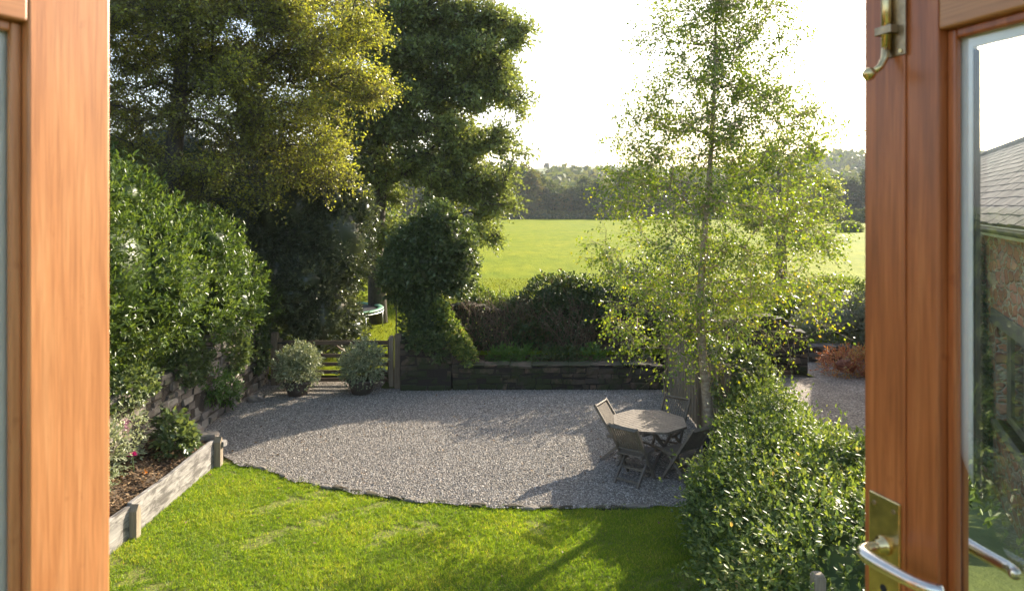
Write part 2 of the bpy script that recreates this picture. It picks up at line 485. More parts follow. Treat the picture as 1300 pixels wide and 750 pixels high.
EDGE = [G(px, py, 0.0)[:2] for px, py in ((286, 578), (300, 586), (335, 594), (372, 607), (440, 621), (520, 633), (620, 641), (700, 644), (800, 642), (870, 638), (905, 632), (960, 628))]
def edge_y(x):
    xs = np.array([e[0] for e in EDGE]); ys = np.array([e[1] for e in EDGE])
    return np.interp(x, xs, ys)
sheet('gravel_yard', [(e[0], e[1]) for e in EDGE] + [(3.9, 9.8), (3.9, 15.6), (-3.0, 15.6), (-3.0, 16.4), (-5.9, 16.4), (-5.9, 10.9)], 0.0, M['gravel'])
sheet('lawn', [(-5.0, 0.6), (4.0, 0.6)] + [(4.0, 9.7)] + [(e[0], e[1] + .02) for e in EDGE[::-1]] + [(-4.8, 11.2)], -0.03, M['turf'])

# lawn blades, real geometry
def blades(name, x0, x1, y0, y1, n, h, w, z, keep=None, mat=None):
    x = RNG.uniform(x0, x1, n); y = RNG.uniform(y0, y1, n)
    if keep is not None:
        k = keep(x, y); x, y = x[k], y[k]
    thin = (np.sin(x * 2.1 + 2 * np.sin(y * 1.7)) * np.sin(y * 2.9 + 2.2 * np.sin(x * 1.3)) + .35 * np.sin(x * 13 + 3 * np.sin(y * 7)) * np.sin(y * 11))
    k = RNG.uniform(0, 1, len(x)) > np.clip((thin - .66) * 2.6, 0, .85); x, y = x[k], y[k]
    n = len(x)
    cl = .5 + .5 * np.sin(x * 3.1 + 1.7 * np.sin(y * 2.3)) * np.sin(y * 3.7 + 1.3 * np.sin(x * 1.9))
    zz = np.broadcast_to(z(x, y) if callable(z) else z, (n,))
    hh = h * RNG.uniform(.5, 1.25, n) * (.8 + .4 * cl)
    hh = hh * (1 + .5 * np.sin(x * 23 + 5 * np.sin(y * 11)) * np.sin(y * 27 + 4 * np.sin(x * 13)))
    th = RNG.uniform(0, 2 * np.pi, n)
    b = np.stack([x, y, zz], 1)
    s = np.stack([np.cos(th), np.sin(th), 0 * th], 1) * (w / 2 * RNG.uniform(.6, 1.3, n))[:, None]
    le = RNG.normal(size=(n, 2)) * .6
    t = b + np.stack([le[:, 0] * hh, le[:, 1] * hh, hh], 1)
    V = np.stack([b - s, b + s, t], 1).reshape(-1, 3)
    rn = np.clip(.25 + .35 * cl + RNG.normal(size=n) * .27, 0, 1)
    return link(name, raw_mesh(name, V, [np.arange(3 * n).reshape(-1, 3)], rnd=np.repeat(rn, 3)), mat or M['grass'])
lg = blades('lawn_grass', -4.9, 3.2, 5.2, 11.1, 520000, .034, .0085, -.03, lambda x, y: (y < edge_y(x) + .03 + .06 * np.sin(x * 17) * np.sin(x * 5.3)))
tag(lg, 'short sunlit green lawn grass in front of the gravel', 'grass', kind='stuff')

# pebbles
def pebbles(name, x0, x1, y0, y1, n, size, z, keep):
    x = RNG.uniform(x0, x1, n); y = RNG.uniform(y0, y1, n); k = keep(x, y); x, y = x[k], y[k]; n = len(x)
    S = np.array([(1, 0, 0), (0, 1, 0), (-1, 0, 0), (0, -1, 0), (0, 0, .8), (0, 0, -.8)], float)
    Fc = np.array([(0, 1, 4), (1, 2, 4), (2, 3, 4), (3, 0, 4)])
    V = S[None] * (1 + RNG.normal(size=(n, 6, 3)) * .25) * (size * RNG.uniform(.5, 1.3, n))[:, None, None] * RNG.uniform(.7, 1.3, (n, 1, 3))
    th = RNG.uniform(0, 6.28, n); c, s = np.cos(th), np.sin(th)
    X = V[:, :, 0] * c[:, None] - V[:, :, 1] * s[:, None]; Y = V[:, :, 0] * s[:, None] + V[:, :, 1] * c[:, None]
    V = np.stack([X + x[:, None], Y + y[:, None], V[:, :, 2] + z + size * .15], 2)
    return link(name, raw_mesh(name, V.reshape(-1, 3), [(Fc[None] + (np.arange(n) * 6)[:, None, None]).reshape(-1, 3)], rnd=np.repeat(RNG.uniform(0, 1, n), 6)), M['pebble'])
pb = pebbles('gravel_stones', -5.7, 3.6, 9.4, 16.2, 240000, .0125, 0, lambda x, y: (y > edge_y(x) - .05 - .06 * np.sin(x * 9) * np.sin(x * 3.3)) & ((y < 15.5) | (x < -3)))
tag(pb, 'loose grey and buff gravel stones covering the yard', 'gravel', kind='stuff')

# field, neighbouring drive, hills
def field_z(x, y):
    low = 1 / (1 + np.exp((x + 2.6) * 3)) / (1 + np.exp((y - 27) * .5))
    low2 = 1 / (1 + np.exp(-(x - 6.9) * 4)) / (1 + np.exp((y - 20.3) * 2.2))
    return .55 - .5 * low - .66 * low2 + .05 * np.sin(x * .25) * np.sin(y * .18)
def grid_mesh(name, xs, ys, zf):
    X, Y = np.meshgrid(xs, ys); Z = zf(X, Y)
    V = np.stack([X, Y, Z], 2).reshape(-1, 3)
    a = np.arange(len(xs) - 1)[None] + (np.arange(len(ys) - 1) * len(xs))[:, None]
    a = a.ravel()
    return raw_mesh(name, V, [np.stack([a, a + 1, a + 1 + len(xs), a + len(xs)], 1)], smooth=True)
xs = np.concatenate([np.linspace(-140, -12, 20), np.linspace(-11, 8, 50), np.linspace(10, 220, 30)])
ys = np.concatenate([np.linspace(16.6, 40, 40), np.linspace(42, 240, 40)])
tag(link('field', grid_mesh('field', xs, ys, field_z), M['field']), kind='structure')
M['tuft'] = leaf_mat('pasture_blade', [(0, (.09, .12, .01)), (.6, (.15, .18, .012)), (1, (.24, .24, .03))], .6, .35, tint=(1.3, 1.2, .4), spec=.1)
tg = blades('field_grass_tufts', -12, 16, 17.5, 34, 26000, .10, .03, field_z, mat=M['tuft'])
tag(tg, 'rougher yellow green pasture grass just beyond the garden bank', 'grass', kind='stuff')
sheet('neighbour_drive', [(4.6, 3), (20, 3), (20, 21), (6.2, 21), (6.2, 16.2), (4.6, 16.2)], .0, gravel_mat('drive_gravel', 1.05))
def hill_z(x, y):
    t = np.clip((y - 240) / 420, 0, 1); t = t * t * (3 - 2 * t)
    r = np.clip((x - 130) / 500, 0, 1)
    far = np.clip((y - 800) / 900, 0, 1)
    return -1 + t * (35 + 5 * np.sin(x * .006 + 1.0) + 2.5 * np.sin(x * .021)) + far * (4 + 62 * r * (3 * r - 2 * r * r))
tag(link('hills', grid_mesh('hills', np.linspace(-900, 2200, 90), np.linspace(236, 2400, 80), hill_z), M['hill']), kind='structure')

# ------------------------------------------------------------------ foliage tools
def lumpy(blobs, n, r0, r1, seed=1, out=.88):
    """side shoots: small masses standing out of the big ones"""
    g = np.random.default_rng(seed); B = np.array(blobs, float); res = list(blobs)
    area = B[:, 3] * B[:, 4] + B[:, 4] * B[:, 5]
    for k in g.choice(len(B), n, p=area / area.sum()):
        d = g.normal(size=3); d /= np.linalg.norm(d); d[2] = d[2] if d[2] > -.5 else -d[2]
        c = B[k, :3] + d * B[k, 3:] * out; s = g.uniform(r0, r1)
        res.append((c[0], c[1], c[2], s, s, s * g.uniform(.7, 1.1)))
    return res

def shell_points(blobs, n, jitter=(.72, 1.05), floor=None, cut=None):
    """points near the outer surface of a union of ellipsoids, with outward directions"""
    B = np.array(blobs, float)                     # cx cy cz rx ry rz
    area = (B[:, 3] * B[:, 4] + B[:, 4] * B[:, 5] + B[:, 3] * B[:, 5])
    k = RNG.choice(len(B), n, p=area / area.sum())
    d = rdir(n)
    lump = 1 + .07 * np.sin(d[:, 0] * 9 + k) * np.sin(d[:, 2] * 8 + 2 * k) + .05 * np.sin(d[:, 1] * 17 + k)
    rr = RNG.uniform(jitter[0], jitter[1], n) ** .6 * lump
    p = B[k, :3] + d * B[k, 3:] * rr[:, None]
    keep = np.ones(n, bool)
    for j in range(len(B)):
        q = np.linalg.norm((p - B[j, :3]) / B[j, 3:], axis=1)
        keep &= (q > .70) | (k == j)
    if floor is not None: keep &= p[:, 2] > floor
    if cut is not None: keep &= cut(p)
    nd = norm(d / B[k, 3:])
    return p[keep], nd[keep], k[keep]

def sprig_leaves(name, blobs, n_sprigs, per, length, leaf, width, mat, parent, shape='oval', droop=.0, up=.25, spread=.7, floor=None, cut=None, jitter=(.72, 1.05), cvar=.5):
    p, d, k = shell_points(blobs, n_sprigs, jitter, floor, cut)
    n = len(p)
    ax = norm(d + rdir(n) * .55 + np.array([0, 0, up - droop]))
    cl = .5 + .35 * np.sin(p[:, 0] * 2.3 + p[:, 2] * 1.7) * np.sin(p[:, 1] * 2.1 + p[:, 2] * 2.9) + RNG.normal(size=n) * .18
    t = RNG.uniform(0, 1, (n, per))
    pos = p[:, None] + ax[:, None] * (t * length)[:, :, None]
    rd = rdir(n * per).reshape(n, per, 3)
    ld = norm(ax[:, None] * .8 + rd * spread)
    nr = norm(np.array([0, 0, 1.0]) * .9 + d[:, None] * .5 + rdir(n * per).reshape(n, per, 3) * .55)
    rn = np.clip(cvar * cl[:, None] + (1 - cvar) * RNG.uniform(0, 1, (n, per)), 0, 1)
    me = leaf_mesh(name, pos.reshape(-1, 3), ld.reshape(-1, 3), nr.reshape(-1, 3), (leaf * RNG.uniform(.6, 1.2, n * per)), width, rn.ravel(), shape)
    return link(name, me, mat, parent)

def core(name, blobs, mat, parent, f=.68, floor=None):
    """inner mass of the bush: lumpy ellipsoids, only seen as depth between leaves"""
    VV, FF, off, rr = [], [], 0, []
    for (cx, cy, cz, rx, ry, rz) in blobs:
        nu, nv = 22, 14
        u = np.linspace(0, 2 * np.pi, nu, endpoint=False); v = np.linspace(.02, np.pi - .02, nv)
        U, W = np.meshgrid(u, v)
        D = np.stack([np.cos(U) * np.sin(W), np.sin(U) * np.sin(W), np.cos(W)], 2)
        r = f * (1 + RNG.normal(size=U.shape) * .06)
        V = np.array([cx, cy, cz]) + D * r[..., None] * np.array([rx, ry, rz])
        if floor is not None: V[..., 2] = np.maximum(V[..., 2], floor)
        i = np.arange(nu); j = (i + 1) % nu
        for a in range(nv - 1):
            FF.append(np.stack([a * nu + i, (a + 1) * nu + i, (a + 1) * nu + j, a * nu + j], 1) + off)
        VV.append(V.reshape(-1, 3)); off += nu * nv
    V = np.concatenate(VV)
    return link(name, raw_mesh(name, V, [np.concatenate(FF)], rnd=RNG.uniform(0, .5, len(V))), mat, parent)

def bush(name, label, cat, blobs, base, sprigs, per, length, leaf, width, mat, coref=.66, floor=None, group=None, with_core=True, part='foliage', **kw):
    r = empty(name, base)
    tag(r, label, cat, group)
    b = [(x - base[0], y - base[1], z - base[2], rx, ry, rz) for (x, y, z, rx, ry, rz) in blobs]
    fl = None if floor is None else floor - base[2]
    sprig_leaves(part, b, sprigs, per, length, leaf, width, mat, r, floor=fl, **kw)
    if with_core:
        core('inner_foliage', b, mat, r, coref, fl)
    return r

def skeleton(trunk, targets, step=.45, k=.3, wob=.08, droop=0.0, tip=.006, power=2.3, above=.6):
    """grow limbs from a trunk polyline to reach every target"""
    nodes = [np.array(p, float) for p in trunk]; par = [-1] + list(range(len(trunk) - 1)); pl = [0.0]
    for i in range(1, len(nodes)): pl.append(pl[-1] * 1 + .0)
    arr = np.zeros((40000, 3)); pla = np.zeros(40000); n = len(nodes)
    arr[:n] = nodes; pla[:n] = 0
    par = par + []
    T = np.array(targets)
    tr = np.array(trunk)
    dist = np.min(np.linalg.norm(T[:, None] - tr[None], axis=2), axis=1)
    ends = []
    first = max(1, int(len(trunk) * .25))
    for ti in np.argsort(dist):
        t = T[ti]
        d = np.linalg.norm(arr[first:n] - t, axis=1)
        cost = d + k * pla[first:n] + above * np.maximum(0, arr[first:n, 2] - t[2] + .15 * d)
        j = first + int(np.argmin(cost)); L = d[j - first]
        m = max(1, int(L / step)); a = arr[j].copy(); prev = j
        bow = np.array([0, 0, 1.0]) * L * .10 * (1 - 2 * droop)
        for s in range(1, m + 1):
            u = s / m
            q = a + (t - a) * u + bow * 4 * u * (1 - u) * .6
            if s < m: q = q + RNG.normal(size=3) * wob * min(1, L)
            arr[n] = q; pla[n] = pla[prev] + np.linalg.norm(q - arr[prev]); par.append(prev); prev = n; n += 1
        ends.append(prev)
    arr = arr[:n]; par = np.array(par)
    w = np.zeros(n)
    has = np.zeros(n, bool); has[par[par >= 0]] = True
    w[~has] = 1.0
    for i in range(n - 1, 0, -1):
        w[par[i]] += w[i]
    r = tip * w ** (1 / power)
    return arr, par, r, np.array(ends), len(trunk)

def tree(name, label, cat, base, trunk, targets, leafmat, barkmat, trunk_r, tw_n=6, tw_len=.5, per=7, leaf=.07, width=.6, shape='diamond',
         tip=.006, droop=0.0, k=.3, step=.45, group=None, twigs=True, cvar=.5, wob=.08, trunk_part='trunk', updir=.1, power=2.3, hues=None):
    r = empty(name, base); tag(r, label, cat, group)
    base = np.array(base, float)
    trunk = np.array(trunk, float) - base; targets = np.array(targets, float) - base
    arr, par, rad, ends, nt_ = skeleton(trunk, targets, step=step, k=k, tip=tip, droop=droop, wob=wob, power=power)
    mb = MB(); rr = np.interp(np.linspace(0, 1, len(trunk)), np.linspace(0, 1, len(trunk_r)), trunk_r)
    mb.tube(trunk, rr, 12); mb.build(trunk_part, barkmat, r, smooth=True)
    idx = np.arange(nt_, len(arr)); p0 = arr[par[idx]]; p1 = arr[idx]
    cap = np.interp(p0[:, 2], trunk[:, 2], rr) * .6 if trunk[-1, 2] > trunk[0, 2] else rr[0]
    r0 = np.minimum(rad[par[idx]], np.minimum(rad[idx] * 1.35, cap + .004)); r1 = np.minimum(rad[idx], cap + .004)
    Va, Fa = frustums(p0, p1, r0, r1, 6)
    # twigs
    e = ends; ne = len(e)
    dirp = norm(arr[e] - arr[par[e]])
    out = norm(arr[e] - trunk[len(trunk) // 2] + 1e-6)
    td = norm(dirp[:, None] * .5 + out[:, None] * .35 + rdir(ne * tw_n).reshape(ne, tw_n, 3) * .9 + np.array([0, 0, updir - droop]))
    t0 = arr[e][:, None] - dirp[:, None] * RNG.uniform(0, tw_len * .8, (ne, tw_n, 1))
    L = tw_len * RNG.uniform(.5, 1.3, (ne, tw_n, 1))
    t1 = t0 + td * L + np.array([0, 0, -droop * .35]) * L
    if twigs:
        Vb, Fb = frustums(t0.reshape(-1, 3), t1.reshape(-1, 3), np.full(ne * tw_n, tip * .8), np.full(ne * tw_n, tip * .3), 3)
        V = np.concatenate([Va, Vb]); Fx = np.concatenate([Fa, Fb + len(Va)])
    else: V, Fx = Va, Fa
    link('branches', raw_mesh('branches', V, [Fx], smooth=True), barkmat, r)
    # leaves
    n = ne * tw_n
    t = RNG.uniform(.15, 1.05, (n, per, 1))
    pos = t0.reshape(n, 1, 3) + (t1 - t0).reshape(n, 1, 3) * t + RNG.normal(size=(n, per, 3)) * leaf * .6
    ld = norm((td.reshape(n, 1, 3)) * .6 + rdir(n * per).reshape(n, per, 3) * .8 + np.array([0, 0, -.15 - droop]))
    nr = norm(np.array([0, 0, 1.0]) * (.45 - .4 * droop) + rdir(n * per).reshape(n, per, 3) * .8)
    pw = t0.reshape(n, 3)
    cl = .45 + .3 * np.sin(pw[:, 0] * 1.3 + pw[:, 2] * 1.1) * np.sin(pw[:, 1] * 1.1 + pw[:, 2] * 1.7 + 1) + RNG.normal(size=n) * .15
    if hues is not None: cl = cl + hues(pw + base)
    rn = np.clip(cvar * cl[:, None] + (1 - cvar) * RNG.uniform(0, 1, (n, per)), 0, 1)
    link('crown', leaf_mesh('crown', pos.reshape(-1, 3), ld.reshape(-1, 3), nr.reshape(-1, 3), leaf * RNG.uniform(.6, 1.25, n * per), width, rn.ravel(), shape), leafmat, r)
    return r

def fill(blobs, n, minr=.35, clump=9, cr=.5, flat=.4):
    """targets in flattened tufts spread through ellipsoids"""
    B = np.array(blobs, float); vol = B[:, 3] * B[:, 4] * B[:, 5]
    m = max(4, n // clump)
    k = RNG.choice(len(B), m, p=vol / vol.sum())
    c = B[k, :3] + rdir(m) * B[k, 3:] * (RNG.uniform(minr ** 2, 1, m) ** .5)[:, None]
    i = RNG.integers(0, m, n)
    s = RNG.uniform(.6, 1.3, m)
    return c[i] + rdir(n) * np.array([cr, cr, cr * flat]) * (s[i] * RNG.uniform(.3, 1, n))[:, None]

# ------------------------------------------------------------------ the two glazed door leaves
def door_leaf(name, label, hinge, ang, side, W=.8, st=.115, handle=False, wood=None):
    Z0, GT, ZT = 2.57, 4.385, 4.50
    r = empty(name, (hinge[0], hinge[1], Z0), ang); tag(r, label, 'door', 'pair of glazed garden doors')
    T = .045
    def bx(mb, x0, x1, y0, y1, z0, z1):
        mb.box(((x0 + x1) / 2, side * (y0 + y1) / 2, (z0 + z1) / 2 - Z0), (x1 - x0, abs(y1 - y0), z1 - z0))
        return mb
    wood = wood or M['door_wood']
    bx(MB(), W - st, W, -T, 0, Z0, ZT).build('stile', wood, r, bevel=.003)
    bx(MB(), 0, .11, -T, 0, Z0, ZT).build('stile', wood, r, bevel=.003)
    bx(MB(), .11, W - st, -T, -.0005, GT, ZT).build('top_rail', M['door_wood_h'], r, bevel=.003)
    bx(MB(), .11, W - st, -T, -.0005, Z0, 2.80).build('bottom_rail', M['door_wood_h'], r, bevel=.003)
    m = MB(); a, b = .11, W - st
    for (x0, x1, z0, z1) in ((a, a + .013, 2.80, GT), (b - .013, b, 2.80, GT), (a + .013, b - .013, 2.80, 2.813), (a + .013, b - .013, GT - .013, GT)):
        bx(m, x0, x1, -.0265, -.015, z0, z1)
    m.build('glazing_bead', wood, r, bevel=.003)
    m = MB()
    for (x0, x1, z0, z1) in ((a + .004, a + .026, 2.804, GT - .004), (b - .026, b - .004, 2.804, GT - .004), (a + .026, b - .026, 2.804, 2.826), (a + .026, b - .026, GT - .026, GT - .004)):
        bx(m, x0, x1, -.038, -.029, z0, z1)
    m.build('spacer_bar', M['spacer'], r)
    m = MB()
    for (x0, x1, z0, z1) in ((b - .0295, b - .0268, 2.83, GT - .03), (a + .0268, a + .0295, 2.83, GT - .03)):
        bx(m, x0, x1, -.038, -.029, z0, z1)
    m.build('gasket', M['gasket'], r)
    m = MB()
    for y in (-.0275, -.0395):
        Y = side * y
        m.add([(a + .002, Y, 2.802 - Z0), (b - .002, Y, 2.802 - Z0), (b - .002, Y, GT - .002 - Z0), (a + .002, Y, GT - .002 - Z0)], [(0, 1, 2, 3)])
    m.build('glass', M['glass'], r)
    if handle: bx(MB(), W - .066, W + .004, .0004, .0035, Z0, ZT).build('meeting_strip', wood, r, bevel=.0015)
    if handle:
        cx = .766
        pl = bx(MB(), cx - .027, cx + .027, .0036, .0075, 3.54, 3.732).build('handle_plate', M['brass'], r, bevel=.002)
        m = MB()
        for (dx, z) in ((-.017, 3.717), (.017, 3.717), (-.017, 3.556), (.017, 3.556)):
            m.tube([(cx + dx, side * .0076, z - Z0), (cx + dx, side * .0092, z - Z0)], [.0034, .0028], 12)
        m.build('screw', M['bronze'], pl, smooth=False)
        m = MB(); m.tube([(cx, side * .0076, 3.6 - Z0), (cx, side * .0081, 3.6 - Z0)], .0055, 16); m.box((cx, side * .0078, 3.590 - Z0), (.005, .0009, .018))
        m.build('keyhole', M['keyhole'], pl)
        z = 3.662 - Z0
        m = MB(); m.tube([(cx, side * .0076, z), (cx, side * .012, z), (cx, side * .0125, z), (cx, side * .02, z)], [.014, .0135, .0095, .009], 20)
        m.build('spindle_collar', M['brass'], pl, smooth=True)
        pts = [(cx, .018), (cx, .035), (cx - .002, .047), (cx - .009, .055), (cx - .022, .057), (cx - .05, .054), (cx - .08, .051), (cx - .098, .049), (cx - .112, .043), (cx - .119, .033)]
        zz = [0, 0, 0, 0, 0, -.001, -.001, 0, .001, .002]
        rad = [.0085, .0082, .0088, .0096, .0098, .0092, .0088, .0086, .0085, .0088]
        m = MB(); m.tube([(x, side * y, z + d) for (x, y), d in zip(pts, zz)], rad, 16)
        lv = m.build('lever', M['steel'], r, smooth=True)
        s = lv.modifiers.new('s', 'SUBSURF'); s.levels = s.render_levels = 2
        # surface bolt at the top of the stile
        bxm = .752
        b0 = bx(MB(), bxm - .021, bxm + .021, .0036, .0062, 4.362, 4.49).build('bolt_plate', M['bronze'], r, bevel=.001)
        m = MB(); m.tube([(bxm + .004, side * .013, 4.50 - Z0), (bxm + .004, side * .013, 4.372 - Z0)], .0062, 14)
        m.tube([(bxm + .004, side * .013, 4.376 - Z0), (bxm + .004, side * .016, 4.360 - Z0), (bxm + .004, side * .024, 4.348 - Z0), (bxm + .006, side * .034, 4.340 - Z0)], [.0062, .0055, .005, .0045], 12)
        m.build('bolt_rod', M['brass'], b0, smooth=True)
        m = MB(); m.lathe([(.001, -.0095), (.006, -.0075), (.0092, -.002), (.0092, .002), (.006, .0075), (.001, .0095)], (bxm + .006, side * .042, 4.337 - Z0), 16)
        m.build('bolt_knob', M['brass'], b0, smooth=True)
        m = MB()
        for zc in (4.40, 4.46):
            bx(m, bxm - .010, bxm + .018, .0063, .0205, zc - .006, zc + .006)
        m.build('bolt_keeper', M['bronze'], b0, bevel=.001)
        m = MB()
        for zc in (4.368, 4.485):
            for dx in (-.014, .016):
                m.tube([(bxm + dx, side * .0063, zc - Z0), (bxm + dx, side * .0078, zc - Z0)], .003, 10)
        m.build('screw', M['brass'], b0)
    return r

M['door_wood_h'] = wood_mat('varnished_rail_wood', (.30, .105, .032), (.44, .175, .06), (.58, .27, .10), .38, axis=0, coat=.3, bumpy=.08)
door_leaf('glazed_door', 'open varnished wooden door with brass lever handle and bolt, on the right of the view', (.778, .258), math.atan2(.952, -.307), 1, handle=True, wood=M['door_shaded'])
door_leaf('glazed_door', 'open sunlit orange wooden door without any handle, on the left of the view', (-.944, .258), math.atan2(.88, .47), -1, st=.105, wood=wood_mat('sunlit_door_wood', (.36, .12, .035), (.56, .21, .07), (.72, .34, .14), .38, coat=.3, bumpy=.08))  # left leaf: sunlight is painted into its lighter, yellower copy of the wood

# ------------------------------------------------------------------ stone walls
def stone_wall(name, label, a, b, z0, top, thick, row=.14, ln=(.18, .5), mat=None, mortar=None, cap=False, group=None, prot=.02, cat='wall'):
    """a,b: ends of the centre line; top: height or function of 0..1"""
    cap = cap and 'rough'
    a = np.array(a, float); b = np.array(b, float); L = np.linalg.norm(b - a); ang = math.atan2(b[1] - a[1], b[0] - a[0])
    r = empty(name, (a[0], a[1], z0), ang); tag(r, label, cat, group)
    tf = top if callable(top) else (lambda u: top)
    m = MB(); z = 0
    while z < max(tf(u) for u in np.linspace(0, 1, 30)) - z0 - .02:
        h = row * random.uniform(.7, 1.35); x = -random.uniform(0, .1); wv = random.uniform(0, 6)
        while x < L:
            l = random.uniform(*ln); x0 = max(x, 0); x1 = min(x + l, L); x += l
            if x1 - x0 < .05: continue
            tt = tf((x0 + x1) / 2 / L) - z0
            z1 = min(z + h, tt)
            if z1 - z < .03: continue
            g = .012; rz_ = random.uniform(.8, 1.12); y = thick / 2; p = random.uniform(-prot, prot * 1.2)
            cx, cz = (x0 + x1) / 2, (z + z1) / 2; hx, hz = (x1 - x0) / 2 - g / 2, (z1 - z) / 2 - g / 2
            V = []
            for (yy, sc) in ((-y - p, .86), (-y - p + .02, 1), (y + p - .02, 1), (y + p, .86)):
                for (i, j) in ((-1, -1), (1, -1), (1, 1), (-1, 1)):
                    V.append((cx + i * (hx - (1 - sc) * min(hx, .12)) + random.gauss(0, .013), yy + random.gauss(0, .012), cz + j * (hz - (1 - sc) * min(hz, .1) * 1.5) * rz_ + .02 * math.sin(cx * 2.1 + wv) + random.gauss(0, .011)))
            fs = [(0, 1, 2, 3), (15, 14, 13, 12)]
            for k in range(3):
                for q in range(4):
                    fs.append((k * 4 + q, (k + 1) * 4 + q, (k + 1) * 4 + (q + 1) % 4, k * 4 + (q + 1) % 4))
            m.add(V, fs)
        z += h
    m.build('stonework', mat, r)
    c = MB(); nseg = 24
    for i in range(nseg):
        u = (i + .5) / nseg; hh = tf(u) - z0 - .03
        c.box(((i + .5) * L / nseg, 0, hh / 2), (L / nseg, thick - .035, hh))
    c.build('mortar', mortar or M['earthmortar'], r)
    if cap:
        m = MB(); x = 0
        while x < L:
            l = random.uniform(.2, .6); x1 = min(x + l, L); u = (x + x1) / 2 / L
            m.box(((x + x1) / 2, random.gauss(0, .02), tf(u) - z0 + .015 + random.uniform(-.015, .015)), (x1 - x - .012, thick + random.uniform(0, .06), random.uniform(.03, .07)), jit=.012); x = x1
        m.build('coping', mat, r, bevel=.01)
    return r

stone_wall('stone_wall', 'low dark retaining wall of reddish stone across the far end of the gravel', (-1.35, 15.62), (3.42, 15.62), 0, .53, .36, .13, (.15, .45), M['wallstone'], cap=True)
stone_wall('stone_wall', 'taller reddish stone wall end beside the gate post, sloping down to the low wall', (-2.52, 15.60), (-1.37, 15.60), 0, lambda u: 1.12 if u < .5 else 1.12 - (u - .5) * 1.1, .44, .17, (.22, .5), M['wallstone'], cap=True)
stone_wall('stone_wall', 'rough pale stone wall under the laurel hedge, left of the gravel', (-5.98, 6.2), (-5.98, 16.2), 0, lambda u: 1.45 + .12 * math.sin(u * 9) - .25 * (u > .9), .4, .15, (.14, .42), M['palestone'], M['bank'], prot=.035)
stone_wall('stone_wall', 'dark old boundary wall behind the planted bed, overgrown with dry stems', (-1.9, 17.3), (3.4, 17.3), .3, lambda u: 1.62 + .08 * math.sin(u * 13), .4, .14, (.15, .4), M['wallstone'])
stone_wall('stone_wall', 'short dark stone wall beyond the timber fence, ending at the neighbouring drive', (3.75, 17.4), (7.3, 17.0), 0, lambda u: 1.35 + .06 * math.sin(u * 11) - .35 * max(0, u - .85) / .15, .42, .15, (.15, .45), M['wallstone'])
stone_wall('stone_wall', 'low rubble edging wall behind the red shrubs across the drive', (7.9, 18.4), (13, 18.9), 0, .42, .4, .11, (.2, .5), M['palestone'], M['bank'])
# raised bed behind the low wall
m = MB(); m.box((.75, 16.45, .24), (5.3, 1.3, .5)); tag(m.build('planting_bed', M['soil']), kind='structure')

# ------------------------------------------------------------------ raised bed with sleepers, left
B1, B2, B0 = np.array([-4.80, 8.62]), np.array([-4.76, 10.98]), np.array([-5.02, 5.6])
def board(label, a, b, z0, z1, th=.06):
    d = b - a; L = np.linalg.norm(d); r = MB()
    nx = 30
    V = []
    for i in range(nx + 1):
        u = i / nx; x = u * L
        e = .012 * math.sin(u * 8 + a[0]) + random.gauss(0, .002)
        for (y, z) in ((-th / 2, z0), (th / 2, z0), (th / 2, z1 + e), (-th / 2, z1 + e)):
            V.append((x, y + .004 * math.sin(u * 5), z))
    fs = [(0, 1, 2, 3), (nx * 4 + 3, nx * 4 + 2, nx * 4 + 1, nx * 4)]
    for i in range(nx):
        for q in range(4): fs.append((i * 4 + q, (i + 1) * 4 + q, (i + 1) * 4 + (q + 1) % 4, i * 4 + (q + 1) % 4))
    r.add(V, fs)
    o = r.build('sleeper_board', M['silverwood'], bevel=.006)
    o.location = (a[0], a[1], 0); o.rotation_euler = (0, 0, math.atan2(d[1], d[0]))
    return tag(o, label, 'timber board', 'boards edging the raised bed')
board('long grey weathered board edging the raised bed between the two posts', B1 + [-.03, 0], B2 + [-.05, 0], -.12, .40)
board('grey weathered board edging the raised bed, cut off by the left door', B0, B1 + [-.035, -.01], -.12, .38)
board('short board closing the far end of the raised bed', B2 + [-.12, .12], B2 + [.13, .06], .28, .36, .10)
def bed_post(p, label, h):
    m = MB(); w = .055
    V = [(-w, -w, -.12), (w, -w, -.12), (w, w, -.12), (-w, w, -.12), (-w, -w, h - .08), (w, -w, h - .08), (w, w, h - .08), (-w, w, h - .08), (0, -w, h), (0, w, h)]
    m.add(V, [(0, 3, 2, 1), (0, 1, 5, 4), (1, 2, 6, 5), (2, 3, 7, 6), (3, 0, 4, 7), (4, 5, 8), (6, 7, 9), (5, 6, 9, 8), (7, 4, 8, 9)])
    o = m.build('bed_post', M['fencewood'], bevel=.005); o.location = (p[0], p[1], 0); o.rotation_euler = (0, 0, R(90))
    return tag(o, label, 'post', 'pointed posts holding the bed boards')
bed_post(B1 + [.035, 0], 'pointed post against the boards nearest the left door', .40)
bed_post(B2 + [.03, .02], 'pointed post at the far corner of the raised bed beside the gravel', .45)
X = np.linspace(-5.8, -4.84, 14); Yy = np.linspace(5.5, 11.1, 60)
tag(link('bed_soil', grid_mesh('bed_soil', X, Yy, lambda x, y: .28 + .05 * np.sin(x * 7 + y * 3) * np.sin(y * 5) + (-(x + 4.9)) * .12 + RNG.normal(size=x.shape) * .008), M['soil']), kind='structure')
